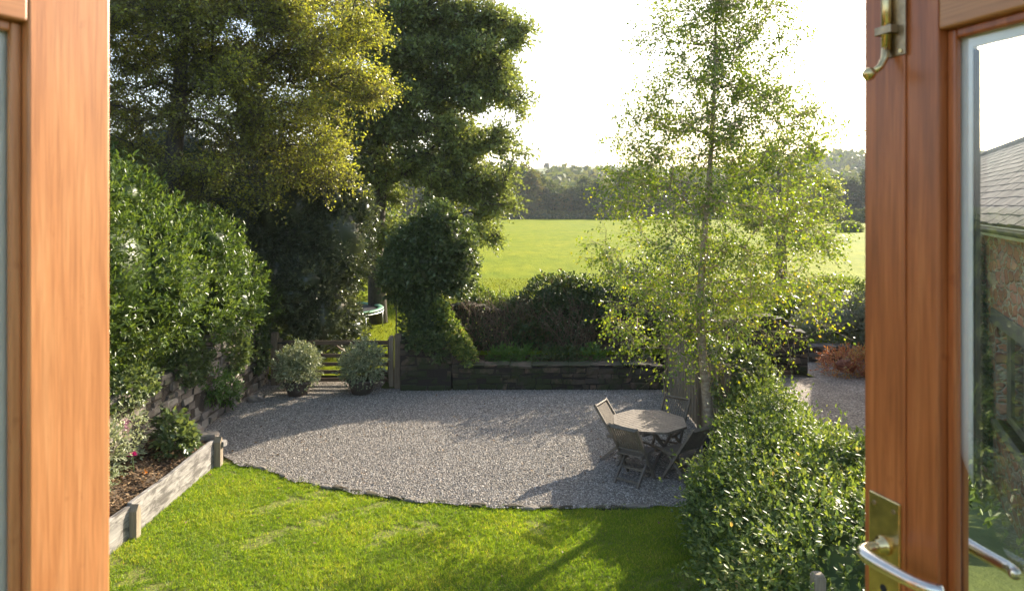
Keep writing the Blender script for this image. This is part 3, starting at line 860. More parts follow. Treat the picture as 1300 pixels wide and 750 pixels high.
def rock(name, label, c, s, mat, group=None, cat='stone', z=0):
    nu, nv = 10, 7
    V = []; ph = random.random() * 9
    for j in range(nv):
        w = .05 + (math.pi - .1) * j / (nv - 1)
        for i in range(nu):
            u = 2 * math.pi * i / nu
            k = 1 + .18 * math.sin(3 * u + ph) + .12 * math.sin(5 * u + 2 * w + ph) + random.gauss(0, .05)
            q = [math.copysign(abs(t) ** .65, t) for t in (math.cos(u) * math.sin(w), math.sin(u) * math.sin(w), math.cos(w))]
            V.append((q[0] * s[0] * k, q[1] * s[1] * k, q[2] * s[2] * (1 + .1 * math.sin(2 * u + ph))))
    fs = [(j * nu + i, j * nu + (i + 1) % nu, (j + 1) * nu + (i + 1) % nu, (j + 1) * nu + i) for j in range(nv - 1) for i in range(nu)]
    fs += [tuple(range(nu))[::-1], tuple((nv - 1) * nu + i for i in range(nu))]
    m = MB(); m.add(V, fs); o = m.build(name, mat); o.location = [float(v) for v in c]
    o.rotation_euler = (0, 0, random.uniform(0, 3))
    return tag(o, label, cat, group)
rock('rock', 'flat pale rock on the far corner of the raised bed', (-5.0, 11.15, .40), (.20, .15, .07), M['palestone'])
rock('rock', 'larger grey rock against the stone wall end of the raised bed', (-5.35, 11.3, .40), (.24, .18, .13), M['palestone'])
rock('rock', 'squat rock under the flat pale rock at the bed corner', (-5.1, 11.2, .16), (.30, .18, .18), M['palestone'])
rock('rock', 'brown rock lying at the foot of the pale wall near the gate', (-5.45, 14.6, .06), (.2, .16, .08), M['palestone'])
# edging stones between lawn and gravel
px = 318
es = None
xs_e = np.linspace(EDGE[1][0], 2.75, 30)
for i, x in enumerate(xs_e):
    x = x + random.uniform(-.06, .06); y = edge_y(x)
    if random.random() < .25: continue
    w = random.uniform(.06, .19)
    o = rock('edging_stone', 'flat dark edging stone half sunk between lawn and gravel', (x, y + random.uniform(-.02, .02), -.012), (w, random.uniform(.03, .06), random.uniform(.02, .035)), M['wallstone'] if random.random() < .75 else M['palestone'], 'edging stones between lawn and gravel')
    o.rotation_euler = (random.uniform(-.1, .1), random.uniform(-.08, .08), math.atan2(edge_y(x + .1) - edge_y(x - .1), .2) + random.uniform(-.15, .15))

# ------------------------------------------------------------------ gate, posts, fence
g = empty('field_gate', (-5.42, 15.9, .06)); tag(g, 'dark five bar timber field gate at the far left corner of the gravel', 'gate')
L = 2.6
for i, z in enumerate((.06, .24, .42, .62, .92)):
    m = MB(); m.box((L / 2, 0, z), (L - .14, .028, .085 if z < .9 else .10)); m.build('bar', M['gatewood'], g, bevel=.004)
for x in (.035, L - .035):
    m = MB(); m.box((x, 0, .5), (.07, .06, 1.02)); m.build('upright', M['postwood'], g, bevel=.004)
m = MB(); m.bar((.08, -.026, .08), (L / 2, -.026, .88), .02, .07, up=(0, 1, 0)); m.bar((L - .08, -.026, .08), (L / 2, -.026, .88), .02, .07, up=(0, 1, 0)); m.build('brace', M['gatewood'], g)
m = MB(); m.box((L - .12, -.04, .85), (.12, .02, .03)); m.build('latch', M['black'], g); m = MB(); m.box((.1, -.036, .92), (.3, .012, .035)); m.build('hinge', M['black'], g)
def post(label, x, y, h, w=.14, mat=None, z0=0, group=None):
    m = MB(); m.box((0, 0, h / 2), (w, w, h)); m.box((0, 0, h + .012), (w * .95, w * .95, .024), taper=.75)
    o = m.build('timber_post', mat or M['postwood'], bevel=.006); o.location = (x, y, z0)
    return tag(o, label, 'post', group)
post('square timber gate post standing against the taller wall end', -2.60, 15.62, 1.22, .16)
post('slimmer gate post just left of the thick gate post', -2.78, 15.75, 1.15, .10, M['fencewood'])
post('timber gate post at the hinge end of the gate beside the dark shrub', -5.52, 15.9, 1.2, .15)

f = empty('timber_fence', (3.5, 15.3, 0)); tag(f, 'weathered close board timber fence beside the birch trunk', 'fence')
y = 0.0; k = 0
while y > -4.3:
    w = .105; h = 1.42 + random.uniform(-.012, .012)
    m = MB(); m.box((-.012 if k % 2 else 0.004, y - w / 2, h / 2 + .03), (.018, w - .004, h), jit=.0015)
    m.build('fence_board', M['fencewood'], f); y -= w - .006; k += 1
m = MB()
for z in (.3, .8, 1.3): m.box((.05, -2.15, z), (.06, 4.3, .08))
m.build('rail', M['fencewood'], f)
for yy in (.0, -2.7, -4.25):
    m = MB(); m.box((-.02, yy, .80), (.11, .11, 1.6)); m.build('fence_post', M['postwood'], f, bevel=.005)
post('short pale post tip poking from the leafy hedge near the bottom of the view', 2.33, 5.2, 1.34, .09, M['fencewood'], 0)

# ------------------------------------------------------------------ garden table and chairs
def octagon(Rr):
    return [(Rr * math.cos(R(22.5 + 45 * i)), Rr * math.sin(R(22.5 + 45 * i))) for i in range(8)]
TC = (2.20, 10.95)
t = empty('garden_table', (TC[0], TC[1], 0), R(38)); tag(t, 'octagonal weathered teak garden table ringed by folding chairs', 'table')
Rt = .61; oc = octagon(Rt); brk = sorted(set(round(p[0], 5) for p in oc))
def yr(x, Rr=Rt):
    ap = Rr * math.cos(R(22.5)); x = abs(x)
    return min(ap, ap * math.sqrt(2) - x)
m = MB(); n = 13; w = 2 * Rt * math.cos(R(22.5)) / n
for i in range(n):
    a = -n * w / 2 + i * w + .004; b = a + w - .008
    xs_ = [a] + [q for q in (-Rt * math.sin(R(22.5)), Rt * math.sin(R(22.5))) if a < q < b] + [b]
    sh = .05
    low = [(x, -yr(x) + sh) for x in xs_]; up = [(x, yr(x) - sh) for x in xs_][::-1]
    pl = low + up; k = len(pl)
    V = [(x, y, .695) for x, y in pl] + [(x, y, .722) for x, y in pl]
    m.add(V, [tuple(range(k))[::-1], tuple(range(k, 2 * k))] + [(j, (j + 1) % k, (j + 1) % k + k, j + k) for j in range(k)])
top = m.build('tabletop', M['teak'], t)
m = MB(); oi = octagon(Rt - .055)
for i in range(8):
    j = (i + 1) % 8
    V = [(*oi[i], .69), (*oc[i], .69), (*oc[j], .69), (*oi[j], .69), (*oi[i], .724), (*oc[i], .724), (*oc[j], .724), (*oi[j], .724)]
    m.add(V, [(0, 3, 2, 1), (4, 5, 6, 7), (0, 1, 5, 4), (1, 2, 6, 5), (2, 3, 7, 6), (3, 0, 4, 7)])
m.build('rim', M['teak'], t)
m = MB()
for s in (-.3, .3): m.bar((-.5, s, .665), (.5, s, .665), .03, .05)
m.build('underframe', M['teak'], t)
for s in (-1, 1):
    for q in (-1, 1):
        m = MB(); m.bar((q * .40, s * .31, 0), (-q * .30, s * (.33 if q > 0 else .29), .66), .045, .03, up=(0, 1, 0)); m.build('leg', M['teak'], t)
m = MB(); m.bar((.36, -.33, .12), (.36, .33, .12), .03, .04); m.bar((-.36, -.33, .12), (-.36, .33, .12), .03, .04); m.bar((0, -.32, .34), (0, .32, .34), .03, .03); m.build('stretcher', M['teak'], t)

def chair_proto():
    c = empty('folding_chair')
    tk = M['teak']
    T0 = np.array([0, -.36, .90]); T1 = np.array([0, .25, 0.0])      # back stile runs down to the front foot
    dd = (T1 - T0)
    S = lambda u: T0 + dd * u
    for s in (-1, 1):
        m = MB(); off = np.array([s * .225, 0, 0]); m.bar(T0 + off, T1 + off, .028, .042, up=(0, 1, .7)); m.build('side_frame', tk, c)
        m = MB(); m.bar((s * .19, .20, .43), (s * .19, -.27, 0), .028, .040, up=(0, 1, .7)); m.build('leg', tk, c)
    m = MB(); a, b = S(.03), S(.46)
    m.bar(a + [-.21, 0, 0], a + [.21, 0, 0], .05, .024, up=(0, -.8, .55)); m.build('back_rail', tk, c); m = MB(); m.bar(b + [-.21, 0, 0], b + [.21, 0, 0], .04, .022, up=(0, -.8, .55)); m.build('back_rail', tk, c)
    m = MB()
    for i in range(11):
        x = -.185 + .037 * i; m.bar(S(.05) + [x, 0, 0], S(.45) + [x, 0, 0], .024, .010, up=(0, .8, .55))
    m.build('backrest', tk, c)
    m = MB()
    for i in range(9):
        y = -.13 + .05 * i; m.box((0, y, .425 + .012 * (i / 8)), (.40, .040, .018))
    m.bar((-.19, -.16, .405), (-.19, .29, .415), .025, .035); m.bar((.19, -.16, .405), (.19, .29, .415), .025, .035)
    m.build('seat', tk, c)
    m = MB(); m.bar((-.19, -.21, .06), (.19, -.21, .06), .022, .035); m.bar((-.19, -.06, .20), (.19, -.06, .20), .022, .03)
    q = S(.86); m.bar(q + [-.22, 0, 0], q + [.22, 0, 0], .022, .035); m.build('stretcher', tk, c)
    return c
proto = chair_proto()
CH = [((1.85, 10.36), (2.30, 10.95), 'slatted folding chair nearest the lawn, its back to the camera, left of the trunk'),
      ((1.78, 11.22), (2.5, 10.80), 'slatted folding chair with sunlit back on the left side of the table'),
      ((2.62, 11.42), (2.15, 10.80), 'shaded folding chair at the back of the table next to the fence'),
      ((2.62, 10.36), (2.18, 11.0), 'dark shaded folding chair on the right of the table beside the birch trunk')]
for i, (p, q, lab) in enumerate(CH):
    c = proto if i == 0 else copy_tree(proto)
    c.location = (p[0], p[1], 0); c.rotation_euler = (0, 0, math.atan2(q[1] - p[1], q[0] - p[0]) - math.pi / 2)
    tag(c, lab, 'chair', 'folding chairs round the garden table')

# ------------------------------------------------------------------ beyond the gate
tr = empty('trampoline', (-5.7, 22.4, .06)); tag(tr, 'round trampoline with green rim pad, seen over the gate', 'trampoline')
def ring(m, Rr, r_, z, n=48, k=8, sx=1.0):
    V = []; 
    for i in range(n):
        u = 2 * math.pi * i / n
        for j in range(k):
            v = 2 * math.pi * j / k
            V.append(((Rr + r_ * sx * math.cos(v)) * math.cos(u), (Rr + r_ * sx * math.cos(v)) * math.sin(u), z + r_ * math.sin(v)))
    return m.add(V, [(i * k + j, ((i + 1) % n) * k + j, ((i + 1) % n) * k + (j + 1) % k, i * k + (j + 1) % k) for i in range(n) for j in range(k)])
ring(MB(), 1.38, .04, .74, sx=2.4).build('rim_pad', M['greenpad'], tr, smooth=True)
m = MB(); m.lathe([(1.24, .70), (1.24, .712)], sides=48); m.build('bounce_mat', M['blacknet'], tr)
ring(MB(), 1.46, .022, .66).build('frame', M['galv'], tr, smooth=True)
for i in range(6):
    u = R(20 + 60 * i); x, y = 1.44 * math.cos(u), 1.44 * math.sin(u)
    m = MB(); m.tube([(x, y, .66), (x * 1.01, y * 1.01, .02)], .02, 10); m.build('leg', M['galv'], tr, smooth=True)
lp = empty('garden_lantern', (-3.05, 18.0, .1)); tag(lp, 'small black lantern on a thin post between the dark shrub and the ivy bush', 'lantern')
m = MB(); m.tube([(0, 0, 0), (0, 0, 1.42)], .018, 10); m.build('post', M['black'], lp)
m = MB(); m.box((0, 0, 1.50), (.11, .11, .15)); m.box((0, 0, 1.60), (.16, .16, .05), taper=.3); m.tube([(0, 0, 1.62), (0, 0, 1.68)], .012, 8); m.build('lantern_head', M['black'], lp)

# ------------------------------------------------------------------ the barn on the right
def barn_wall_mat():
    m, nt, bs, out = new_mat('barn_masonry')
    v = coords(nt, (3.2, 3.2, 6.5))
    nz = nt.nodes.new('ShaderNodeTexNoise'); nz.inputs['Scale'].default_value = 2.2; nt.links.new(v, nz.inputs['Vector'])
    va = nt.nodes.new('ShaderNodeVectorMath'); va.operation = 'MULTIPLY_ADD'; va.inputs[1].default_value = (.7, .7, .7)
    nt.links.new(nz.outputs['Color'], va.inputs[0]); nt.links.new(v, va.inputs[2])
    e = nt.nodes.new('ShaderNodeTexVoronoi'); e.feature = 'DISTANCE_TO_EDGE'; e.inputs['Scale'].default_value = 1.0
    c = nt.nodes.new('ShaderNodeTexVoronoi'); c.inputs['Scale'].default_value = 1.0
    nt.links.new(va.outputs[0], e.inputs['Vector']); nt.links.new(va.outputs[0], c.inputs['Vector'])
    sp = nt.nodes.new('ShaderNodeSeparateColor'); nt.links.new(c.outputs['Color'], sp.inputs[0])
    st = ramp(nt, [(0, (.26, .11, .07)), (.5, (.44, .19, .12)), (.8, (.52, .27, .18)), (1, (.36, .29, .24))], sp.outputs[0])
    f = noise(nt, v, 5, 6, .7)
    st = mix(nt, st, ramp(nt, [(.3, (.9, .85, .8)), (.7, (1.7, 1.55, 1.5))], f), 1.0, 'MULTIPLY')
    k = ramp(nt, [(.03, (1, 1, 1)), (.09, (0, 0, 0))], e.outputs['Distance'])
    nt.links.new(mix(nt, st, (.62, .52, .40), k), bs.inputs['Base Color']); bs.inputs['Roughness'].default_value = .95
    h = ramp(nt, [(.0, (0, 0, 0)), (.14, (1, 1, 1))], e.outputs['Distance'])
    bump(nt, h, .9, .04, bs)
    return m
M['barnwall'] = barn_wall_mat()
ed = np.array([.431, .902]); ang = math.atan2(ed[1], ed[0])
bo = np.array([8.0, 12.0]) - ed * 8
b = empty('stone_barn', (bo[0], bo[1], 0), ang); tag(b, 'long stone barn with slate roof seen through the glass of the right door', 'barn')
BL, BW, EH, RH = 23.0, 4.2, 4.02, 5.72
def bb(mb, x0, x1, y0, y1, z0, z1): return mb.box(((x0 + x1) / 2, (y0 + y1) / 2, (z0 + z1) / 2), (x1 - x0, y1 - y0, z1 - z0))
# local y<0 lies away to the right of the wall face (wall face at y = 0)
m = MB(); wx0, wx1, wz0, wz1 = 3.6, 5.55, 1.1, 2.45
bb(m, 0, wx0, -.45, 0, -.1, EH); bb(m, wx1, BL, -.45, 0, -.1, EH); bb(m, wx0, wx1, -.45, 0, -.1, wz0); bb(m, wx0, wx1, -.45, 0, wz1, EH)
bb(m, 0, BL, -BW, -BW + .4, -.1, EH); bb(m, 0, .4, -BW + .4, -.45, -.1, EH); bb(m, BL - .4, BL, -BW + .4, -.45, -.1, EH)
for x in (0, BL - .4):
    m.add([(x, 0, EH), (x, -BW, EH), (x, -BW / 2, RH - .08), (x + .4, 0, EH), (x + .4, -BW, EH), (x + .4, -BW / 2, RH - .08)], [(0, 1, 2), (5, 4, 3), (0, 3, 4, 1), (1, 4, 5, 2), (2, 5, 3, 0)])
m.build('wall', M['barnwall'], b)
m = MB(); bb(m, wx0 - .25, wx1 + .25, -.3, .03, wz1, wz1 + .22); m.build('lintel', M['palestone'], b, bevel=.01)
wd = empty('window', (0, 0, 0)); wd.parent = b
m = MB(); bb(m, wx0, wx0 + .07, -.2, -.12, wz0, wz1); bb(m, wx1 - .07, wx1, -.2, -.12, wz0, wz1); bb(m, wx0 + .07, wx1 - .07, -.2, -.12, wz1 - .07, wz1); bb(m, wx0 + .07, wx1 - .07, -.2, -.12, wz0, wz0 + .07); bb(m, (wx0 + wx1) / 2 - .03, (wx0 + wx1) / 2 + .03, -.2, -.13, wz0 + .07, wz1 - .07)
m.build('frame', M['fencewood'], wd)
m = MB(); bb(m, wx0 + .05, wx1 - .05, -.172, -.162, wz0 + .05, wz1 - .05); m.build('pane', M['pane'], wd)
m = MB(); bb(m, wx0 - .05, wx1 + .05, -.2, .06, wz0 - .08, wz0); m.build('sill', M['palestone'], wd)
# roof: deck plus slates in courses
rf = MB(); ov = .22
sl = math.atan2(RH - EH, BW / 2); slope_len = (BW / 2 + ov) / math.cos(sl)
for sgn in (1, -1):
    y0 = ov if sgn > 0 else -BW - ov
    za = EH - ov * math.tan(sl) + .03; zr = RH + .03
    rf.add([(-.1, y0, za), (BL + .1, y0, za), (BL + .1, -BW / 2, zr), (-.1, -BW / 2, zr), (-.1, y0, za - .05), (BL + .1, y0, za - .05), (BL + .1, -BW / 2, zr - .05), (-.1, -BW / 2, zr - .05)],
           [(0, 1, 2, 3), (7, 6, 5, 4), (0, 4, 5, 1), (1, 5, 6, 2), (3, 7, 4, 0)])
ro = rf.build('roof', M['gatewood'], b)
m = MB(); gauge = .19; rows = int(slope_len / gauge)
dy, dz = -math.cos(sl), math.sin(sl)
for i in range(rows):
    u = i * gauge; x = -.12 - (i % 2) * .15
    while x < BL + .1:
        w = random.uniform(.24, .36); x0, x1 = max(x, -.12), min(x + w, BL + .12); x += w
        if x1 - x0 < .06: continue
        jl = random.uniform(-.012, .012); a = u + jl
        y_a, z_a = ov + dy * a, EH - ov * math.tan(sl) + .05 + dz * a + .022
        e2 = min(a + gauge * 1.6, slope_len); y_b, z_b = ov + dy * e2, EH - ov * math.tan(sl) + .05 + dz * e2 + .004
        th = .013 + random.uniform(0, .007)
        V = [(x0 + .003, y_a, z_a), (x1 - .003, y_a, z_a), (x1 - .003, y_b, z_b), (x0 + .003, y_b, z_b)]
        V += [(p[0], p[1] + .3 * th, p[2] + th) for p in V]
        m.add(V, [(0, 3, 2, 1), (4, 5, 6, 7), (0, 1, 5, 4), (1, 2, 6, 5), (2, 3, 7, 6), (3, 0, 4, 7)])
m.build('slates', M['slate'], ro)
m = MB(); x = -.15
while x < BL + .1:
    m.tube([(x, -BW / 2, RH + .05), (x + .44, -BW / 2, RH + .05)], .10, 10); x += .45
m.build('ridge_tiles', M['slate'], ro)
m = MB(); m.box((BL / 2, ov - .02, EH - ov * math.tan(sl) - .02), (BL + .2, .025, .14)); m.build('fascia', M['galv'], b)
m = MB()
pts = [(ov + .06 + .06 * math.cos(a_), EH - ov * math.tan(sl) + .02 + .06 * math.sin(a_)) for a_ in np.linspace(math.pi, 2 * math.pi, 9)]
V = [(x, y, z) for x in (-.1, BL + .1) for (y, z) in pts]; m.add(V, [(i, i + 1, i + 10, i + 9) for i in range(8)]); m.build('gutter', M['gasket'], b)

#SECTION_PLANTS
# ------------------------------------------------------------------ hedges, shrubs
laurel = [(-7.4, 5.6, 2.4, 1.3, 1.6, 1.5), (-7.4, 3.4, 2.3, 1.3, 1.6, 1.4), (-7.4, 1.2, 2.3, 1.3, 1.6, 1.4), (-7.3, 9.6, 3.0, 1.5, 1.8, 1.9), (-7.0, 11.2, 3.0, 1.55, 1.6, 1.75), (-6.6, 12.8, 2.6, 1.3, 1.5, 1.45), (-6.7, 14.2, 2.4, 1.05, 1.3, 1.25), (-6.5, 15.3, 2.0, .8, 1.0, 1.1), (-7.2, 7.6, 2.6, 1.4, 1.6, 1.6), (-8.6, 12.5, 3.4, 1.6, 2.4, 1.9)]
laurel = lumpy(laurel, 60, .32, .6, 4)
bush('laurel_hedge', 'tall glossy bright green laurel hedge spilling over the left wall', 'hedge', laurel, (-7.0, 12, 0), 30000, 8, .28, .105, .33, M['laurel'], coref=.62, floor=.05, cut=lambda p: ((p[:, 2] > 1.7 - .27 * p[:, 1]) & (p[:, 2] > .7)) | ((p[:, 0] < .9) & (p[:, 2] > .7)) | (p[:, 1] < -5.9), jitter=(.6, 1.12), up=.55, spread=.75, cvar=.45)
holly = [(-5.3, 17.4, 2.2, 1.1, 1.1, 1.6), (-4.6, 17.6, 3.3, .95, 1.0, 1.5), (-4.75, 17.3, 1.4, .7, .9, 1.1), (-5.6, 17.6, 4.1, 1.3, 1.1, 1.3)]
holly = lumpy(holly, 26, .25, .5, 5)
bush('evergreen_shrub', 'tall dark evergreen shrub standing in shade behind the gate', 'shrub', holly, (-4.8, 17.5, 0), 11500, 7, .2, .08, .55, M['holly'], coref=.80, jitter=(.84, 1.1), floor=.5, cvar=.4)
ivyb = [(-2.1, 16.4, 2.75, .78, .75, .85), (-1.75, 16.4, 3.2, .75, .7, .7), (-2.45, 16.3, 2.35, .45, .5, .5), (-1.3, 16.4, 2.6, .35, .45, .5), (-2.15, 16.0, 1.35, .36, .38, .6), (-1.9, 16.0, 1.0, .32, .3, .4)]
ivyb = lumpy(ivyb, 26, .16, .36, 6, .95)
r = bush('ivy_bush', 'round ivy clad tree stump standing on the wall end by the gate', 'ivy bush', ivyb, (-2.1, 16.2, 0), 7500, 7, .2, .075, .75, M['ivy'], coref=.82, jitter=(.84, 1.1), floor=.45, shape='lobed', cvar=.4)
trail = [(-1.75 + .13 * i, 15.72 - .02 * i, 1.75 - .2 * i, .16, .14, .17) for i in range(6)]
bush('wall_ivy', 'dark ivy hanging over the taller wall end under the ivy clad stump', 'ivy', [(-1.95, 15.38, 1.08, .42, .12, .16), (-1.65, 15.38, .9, .16, .09, .2)], (-2.1, 15.4, .8), 420, 6, .12, .07, .75, M['ivy'], with_core=False, shape='lobed', jitter=(.3, 1.05))
bush('ivy_trail', 'paler sunlit ivy trailing down the right side of the ivy clad stump', 'ivy', [(p[0] + .1, p[1] - .1, p[2], p[3], p[4], p[5]) for p in trail], (-1.4, 15.6, .5), 700, 6, .10, .07, .75, M['creeper'], coref=.6, shape='lobed', cvar=.4)

hedgetop = [(-.9 + .62 * i + random.uniform(-.1, .1), 17.6 + random.uniform(-.1, .1), 1.16 + (0, 0, .08, .46, .46, .3, .1, 0)[i] + random.uniform(-.08, .08), .55, .6, .42 + (.12 if 2 <= i <= 5 else 0)) for i in range(8)]
hedgetop = lumpy(hedgetop + [(random.uniform(-1.2, 3.2), 17.15, random.uniform(.9, 1.4), .3, .2, .3) for _ in range(9)], 24, .15, .32, 7, .95)
bush('hedge', 'dark bramble and ivy hedge along the top of the boundary wall, field behind', 'hedge', hedgetop, (1, 17.5, 1.5), 9000, 7, .24, .075, .6, M['bramble'], coref=.7, cvar=.5)
bush('dark_thicket', 'dark shaded thicket filling the gap under the beech behind the laurel', 'thicket', [(-9.5, 18.5, 2.5, 2, 1, 2.6), (-7.2, 18.8, 2.6, 1.6, 1, 2.6), (-8.2, 18.9, 4.4, 1.8, 1, 1.6), (-6.2, 18.9, 4.0, 1.2, .9, 1.5), (-11.5, 18.5, 3.5, 1.8, 1, 2.5), (-9.6, 18.9, 5.2, 1.7, 1, 1.4), (-7.0, 19.0, 5.2, 1.5, .9, 1.3), (-5.6, 19, 5.0, .9, .8, 1.0)], (-8, 18.6, .1), 8500, 7, .2, .10, .55, M['holly'], coref=.75, floor=.2)
bush('hazel_thicket', 'sunlit yellow green thicket beyond the trampoline under the oak', 'thicket', lumpy([(-7.5, 27, 1.8, 1.8, 1, 1.7), (-5.2, 27.4, 2.0, 1.6, 1, 1.9), (-3.4, 27, 1.7, 1.2, 1, 1.6), (-9.5, 27, 2.2, 1.8, 1, 2.0)], 20, .4, .7, 9), (-6, 27, .1), 5000, 6, .3, .12, .6, M['creeper'], coref=.6, floor=.1)
bush('tall_shrub', 'loose tall shrub behind the boundary wall, half hidden by the birch leaves', 'shrub', lumpy([(3.9, 17.7, 2.0, 1.0, .5, .85), (5.1, 17.9, 2.1, .8, .5, .9), (2.9, 17.7, 1.8, .5, .45, .7)], 16, .2, .4, 12), (3.9, 17.7, .5), 1500, 7, .28, .08, .55, M['bramble'], with_core=False, jitter=(.2, 1.15))
bush('yellow_green_shrub', 'sunlit yellow green shrub between the ivy clad stump and the field', 'shrub', [(-1.0, 17.9, 1.5, .5, .4, .5), (-.4, 18.0, 1.4, .45, .4, .4)], (-.8, 17.9, .6), 900, 7, .14, .07, .6, M['creeper'], coref=.6)
# the leafy hedge in the foreground right
cr = [(3.95, 11.3, .85, .42, .9, .55), (3.85, 10.3, .78, .52, .9, .6), (3.6, 9.3, .7, .72, .9, .62), (3.35, 8.4, .66, .92, .9, .68), (3.25, 7.6, .66, .98, .9, .72), (3.15, 6.6, .7, 1.05, 1.0, .75), (3.1, 5.7, .75, 1.1, 1.0, .8), (3.0, 8.2, .4, .65, .9, .5), (2.65, 7.0, .4, .6, .9, .5)]
cr += [(random.uniform(2.6, 4.05), random.uniform(5.2, 11.2), 1.22 + random.uniform(-.1, .14), random.uniform(.2, .38), random.uniform(.2, .4), random.uniform(.15, .3)) for _ in range(26)]
cr = [c_ for c_ in cr if not (c_[2] > 1.05 and c_[3] < .4 and c_[0] - c_[3] < 2.2 + (c_[1] - 5.2) * .27)]
cr += [(2.05 + (8.4 - yy_) * .02 + random.uniform(.25, .6) + max(0, yy_ - 8) * .45, yy_, random.uniform(.1, .75), random.uniform(.2, .4), random.uniform(.25, .4), random.uniform(.2, .35)) for yy_ in np.linspace(5.4, 8.5, 16)]
ch = bush('climbing_hedge', 'broad mound of leafy climber covering the fence in the right foreground', 'hedge', cr, (3.3, 8, 0), 30000, 7, .17, .057, .5, M['creeper'], coref=.74, floor=-.05, cvar=.35, up=.5, jitter=(.6, 1.12), spread=1.0)
sprig_leaves('stray_shoots', [(a - 3.3, b_ - 8, c_, d, e, f) for a, b_, c_, d, e, f in cr], 1100, 9, .42, .055, .5, M['creeper'], ch, up=.5, jitter=(.95, 1.1), floor=.1)
# climber fuzz behind the birch on the fence
bush('fence_climber', 'shaded climber on the end of the fence behind the birch trunk', 'climber', [(3.9, 11.5, 1.15, .36, .7, .55), (3.75, 12.6, 1.35, .22, .8, .28), (3.85, 10.9, .9, .3, .4, .6)], (3.75, 11.8, 0), 2400, 7, .14, .07, .55, M['ivy'], coref=.6, floor=.1)
# shrubs over the drive
bush('grey_shrub', 'grey green twiggy shrub across the drive above the rubble wall', 'shrub', [(9.3, 19.2, .9, .8, .7, .6), (10.3, 19.5, .95, .9, .8, .65), (8.5, 19.3, .7, .5, .5, .45)], (9.5, 19.3, 0), 2600, 6, .2, .07, .4, M['silver'], coref=.6)
bush('red_shrub', 'low red and orange leaved shrub at the edge of the drive', 'shrub', [(8.25, 16.9, .2, .55, .4, .35), (9.0, 16.9, .22, .5, .4, .36)], (8.6, 16.9, 0), 1300, 6, .2, .06, .45, M['red'], coref=.45, jitter=(.4, 1.2), floor=.01)
bush('green_shrub', 'fresh green shrub beyond the grey twiggy shrub at the field edge', 'shrub', [(8.6, 21.5, 1.0, 1.0, .8, .7), (10.4, 21.8, 1.05, 1.2, .8, .75)], (9.4, 21.6, 0), 2600, 6, .2, .08, .5, M['creeper'], coref=.6)
bush('barn_shrub', 'dark shrub growing against the barn, seen through the door glass', 'shrub', [(7.02, 10.9, 2.2, .34, .5, 1.5), (6.8, 10.6, 1.2, .5, .6, 1.2), (7.05, 11.2, 3.0, .22, .3, .7)], (7.2, 10.9, 0), 4200, 7, .16, .08, .55, M['ivy'], coref=.66, floor=.05)
# planters
def planter(label, x, y, lab2, s=1.0):
    p = empty('plant_pot', (x, y, 0)); tag(p, label, 'plant pot', 'planters before the gate')
    m = MB(); m.lathe([(.20, 0), (.27, .20), (.30, .27), (.32, .27), (.32, .32), (.27, .32), (.26, .27)], sides=28); m.build('pot', M['pot'], p, smooth=True)
    m = MB(); m.lathe([(.255, .275), (.001, .285)], sides=20); m.build('compost', M['soil'], p)
    bush('variegated_bush', lab2, 'bush', [(x, y, .60, .33 * s, .33 * s, .32 * s), (x + .26, y - .05, .82, .13, .13, .15), (x - .28, y, .70, .13, .13, .12), (x + .12, y + .05, .80 * s, .17, .17, .22), (x - .15, y, .74, .15, .17, .18), (x + .02, y, .94 * s, .10, .12, .13), (x - .24, y - .1, .5, .12, .14, .14), (x + .24, y, .52, .13, .13, .14)], (x, y, .28), 1250, 6, .17, .06, .5, M['variegated'], coref=.45, jitter=(.3, 1.5), cvar=.35, floor=.25, group='variegated bushes in pots')
planter('dark round pot standing before the gate, left of the pair', G(378, 501)[0], G(378, 501)[1], 'pale variegated bush in the pot nearer the left wall')
planter('dark round pot near the gate post, right of the pair', G(459, 499)[0], G(459, 499)[1], 'pale variegated bush in the pot nearer the gate post', 1.05)

# plants in the left bed
bush('leafy_plant', 'pale flowering perennial against the left door edge in the raised bed', 'plant', [(-5.6, 9.4, .75, .2, .4, .42), (-5.62, 10.0, .9, .16, .3, .5), (-5.5, 8.8, .6, .22, .4, .3)], (-5.5, 9.6, .3), 650, 6, .14, .055, .4, M['variegated'], with_core=False, jitter=(.3, 1.05))
bush('rose_bush', 'round leaved bright green plant at the far end of the raised bed', 'plant', [(-5.15, 10.5, .54, .22, .28, .24), (-5.35, 10.75, .64, .18, .22, .22)], (-5.2, 10.7, .3), 260, 5, .13, .085, .75, M['ivy'], with_core=False, jitter=(.3, 1.05))
bush('wall_fern', 'green fern tuft growing out of the pale stone wall', 'fern', [(-5.72, 13.1, .78, .12, .3, .3), (-5.7, 13.7, .5, .12, .25, .3)], (-5.8, 13.3, .6), 330, 6, .2, .09, .3, M['fern'], with_core=False, droop=.5, jitter=(.2, 1))
bush('wall_ivy', 'ivy growing down the shaded part of the left stone wall', 'ivy', [(-5.74, 14.2, 1.1, .14, .6, .4), (-5.75, 12.3, 1.25, .14, .7, .3), (-5.74, 15.5, .9, .12, .5, .5), (-5.74, 11.9, 1.4, .12, .4, .2), (-5.74, 8.9, 1.35, .16, .9, .32), (-5.74, 10.4, 1.4, .14, .6, .25), (-5.74, 7.6, 1.3, .16, .7, .3)], (-5.8, 13.5, .9), 2600, 6, .10, .07, .75, M['ivy'], with_core=False, shape='lobed', jitter=(.3, 1))
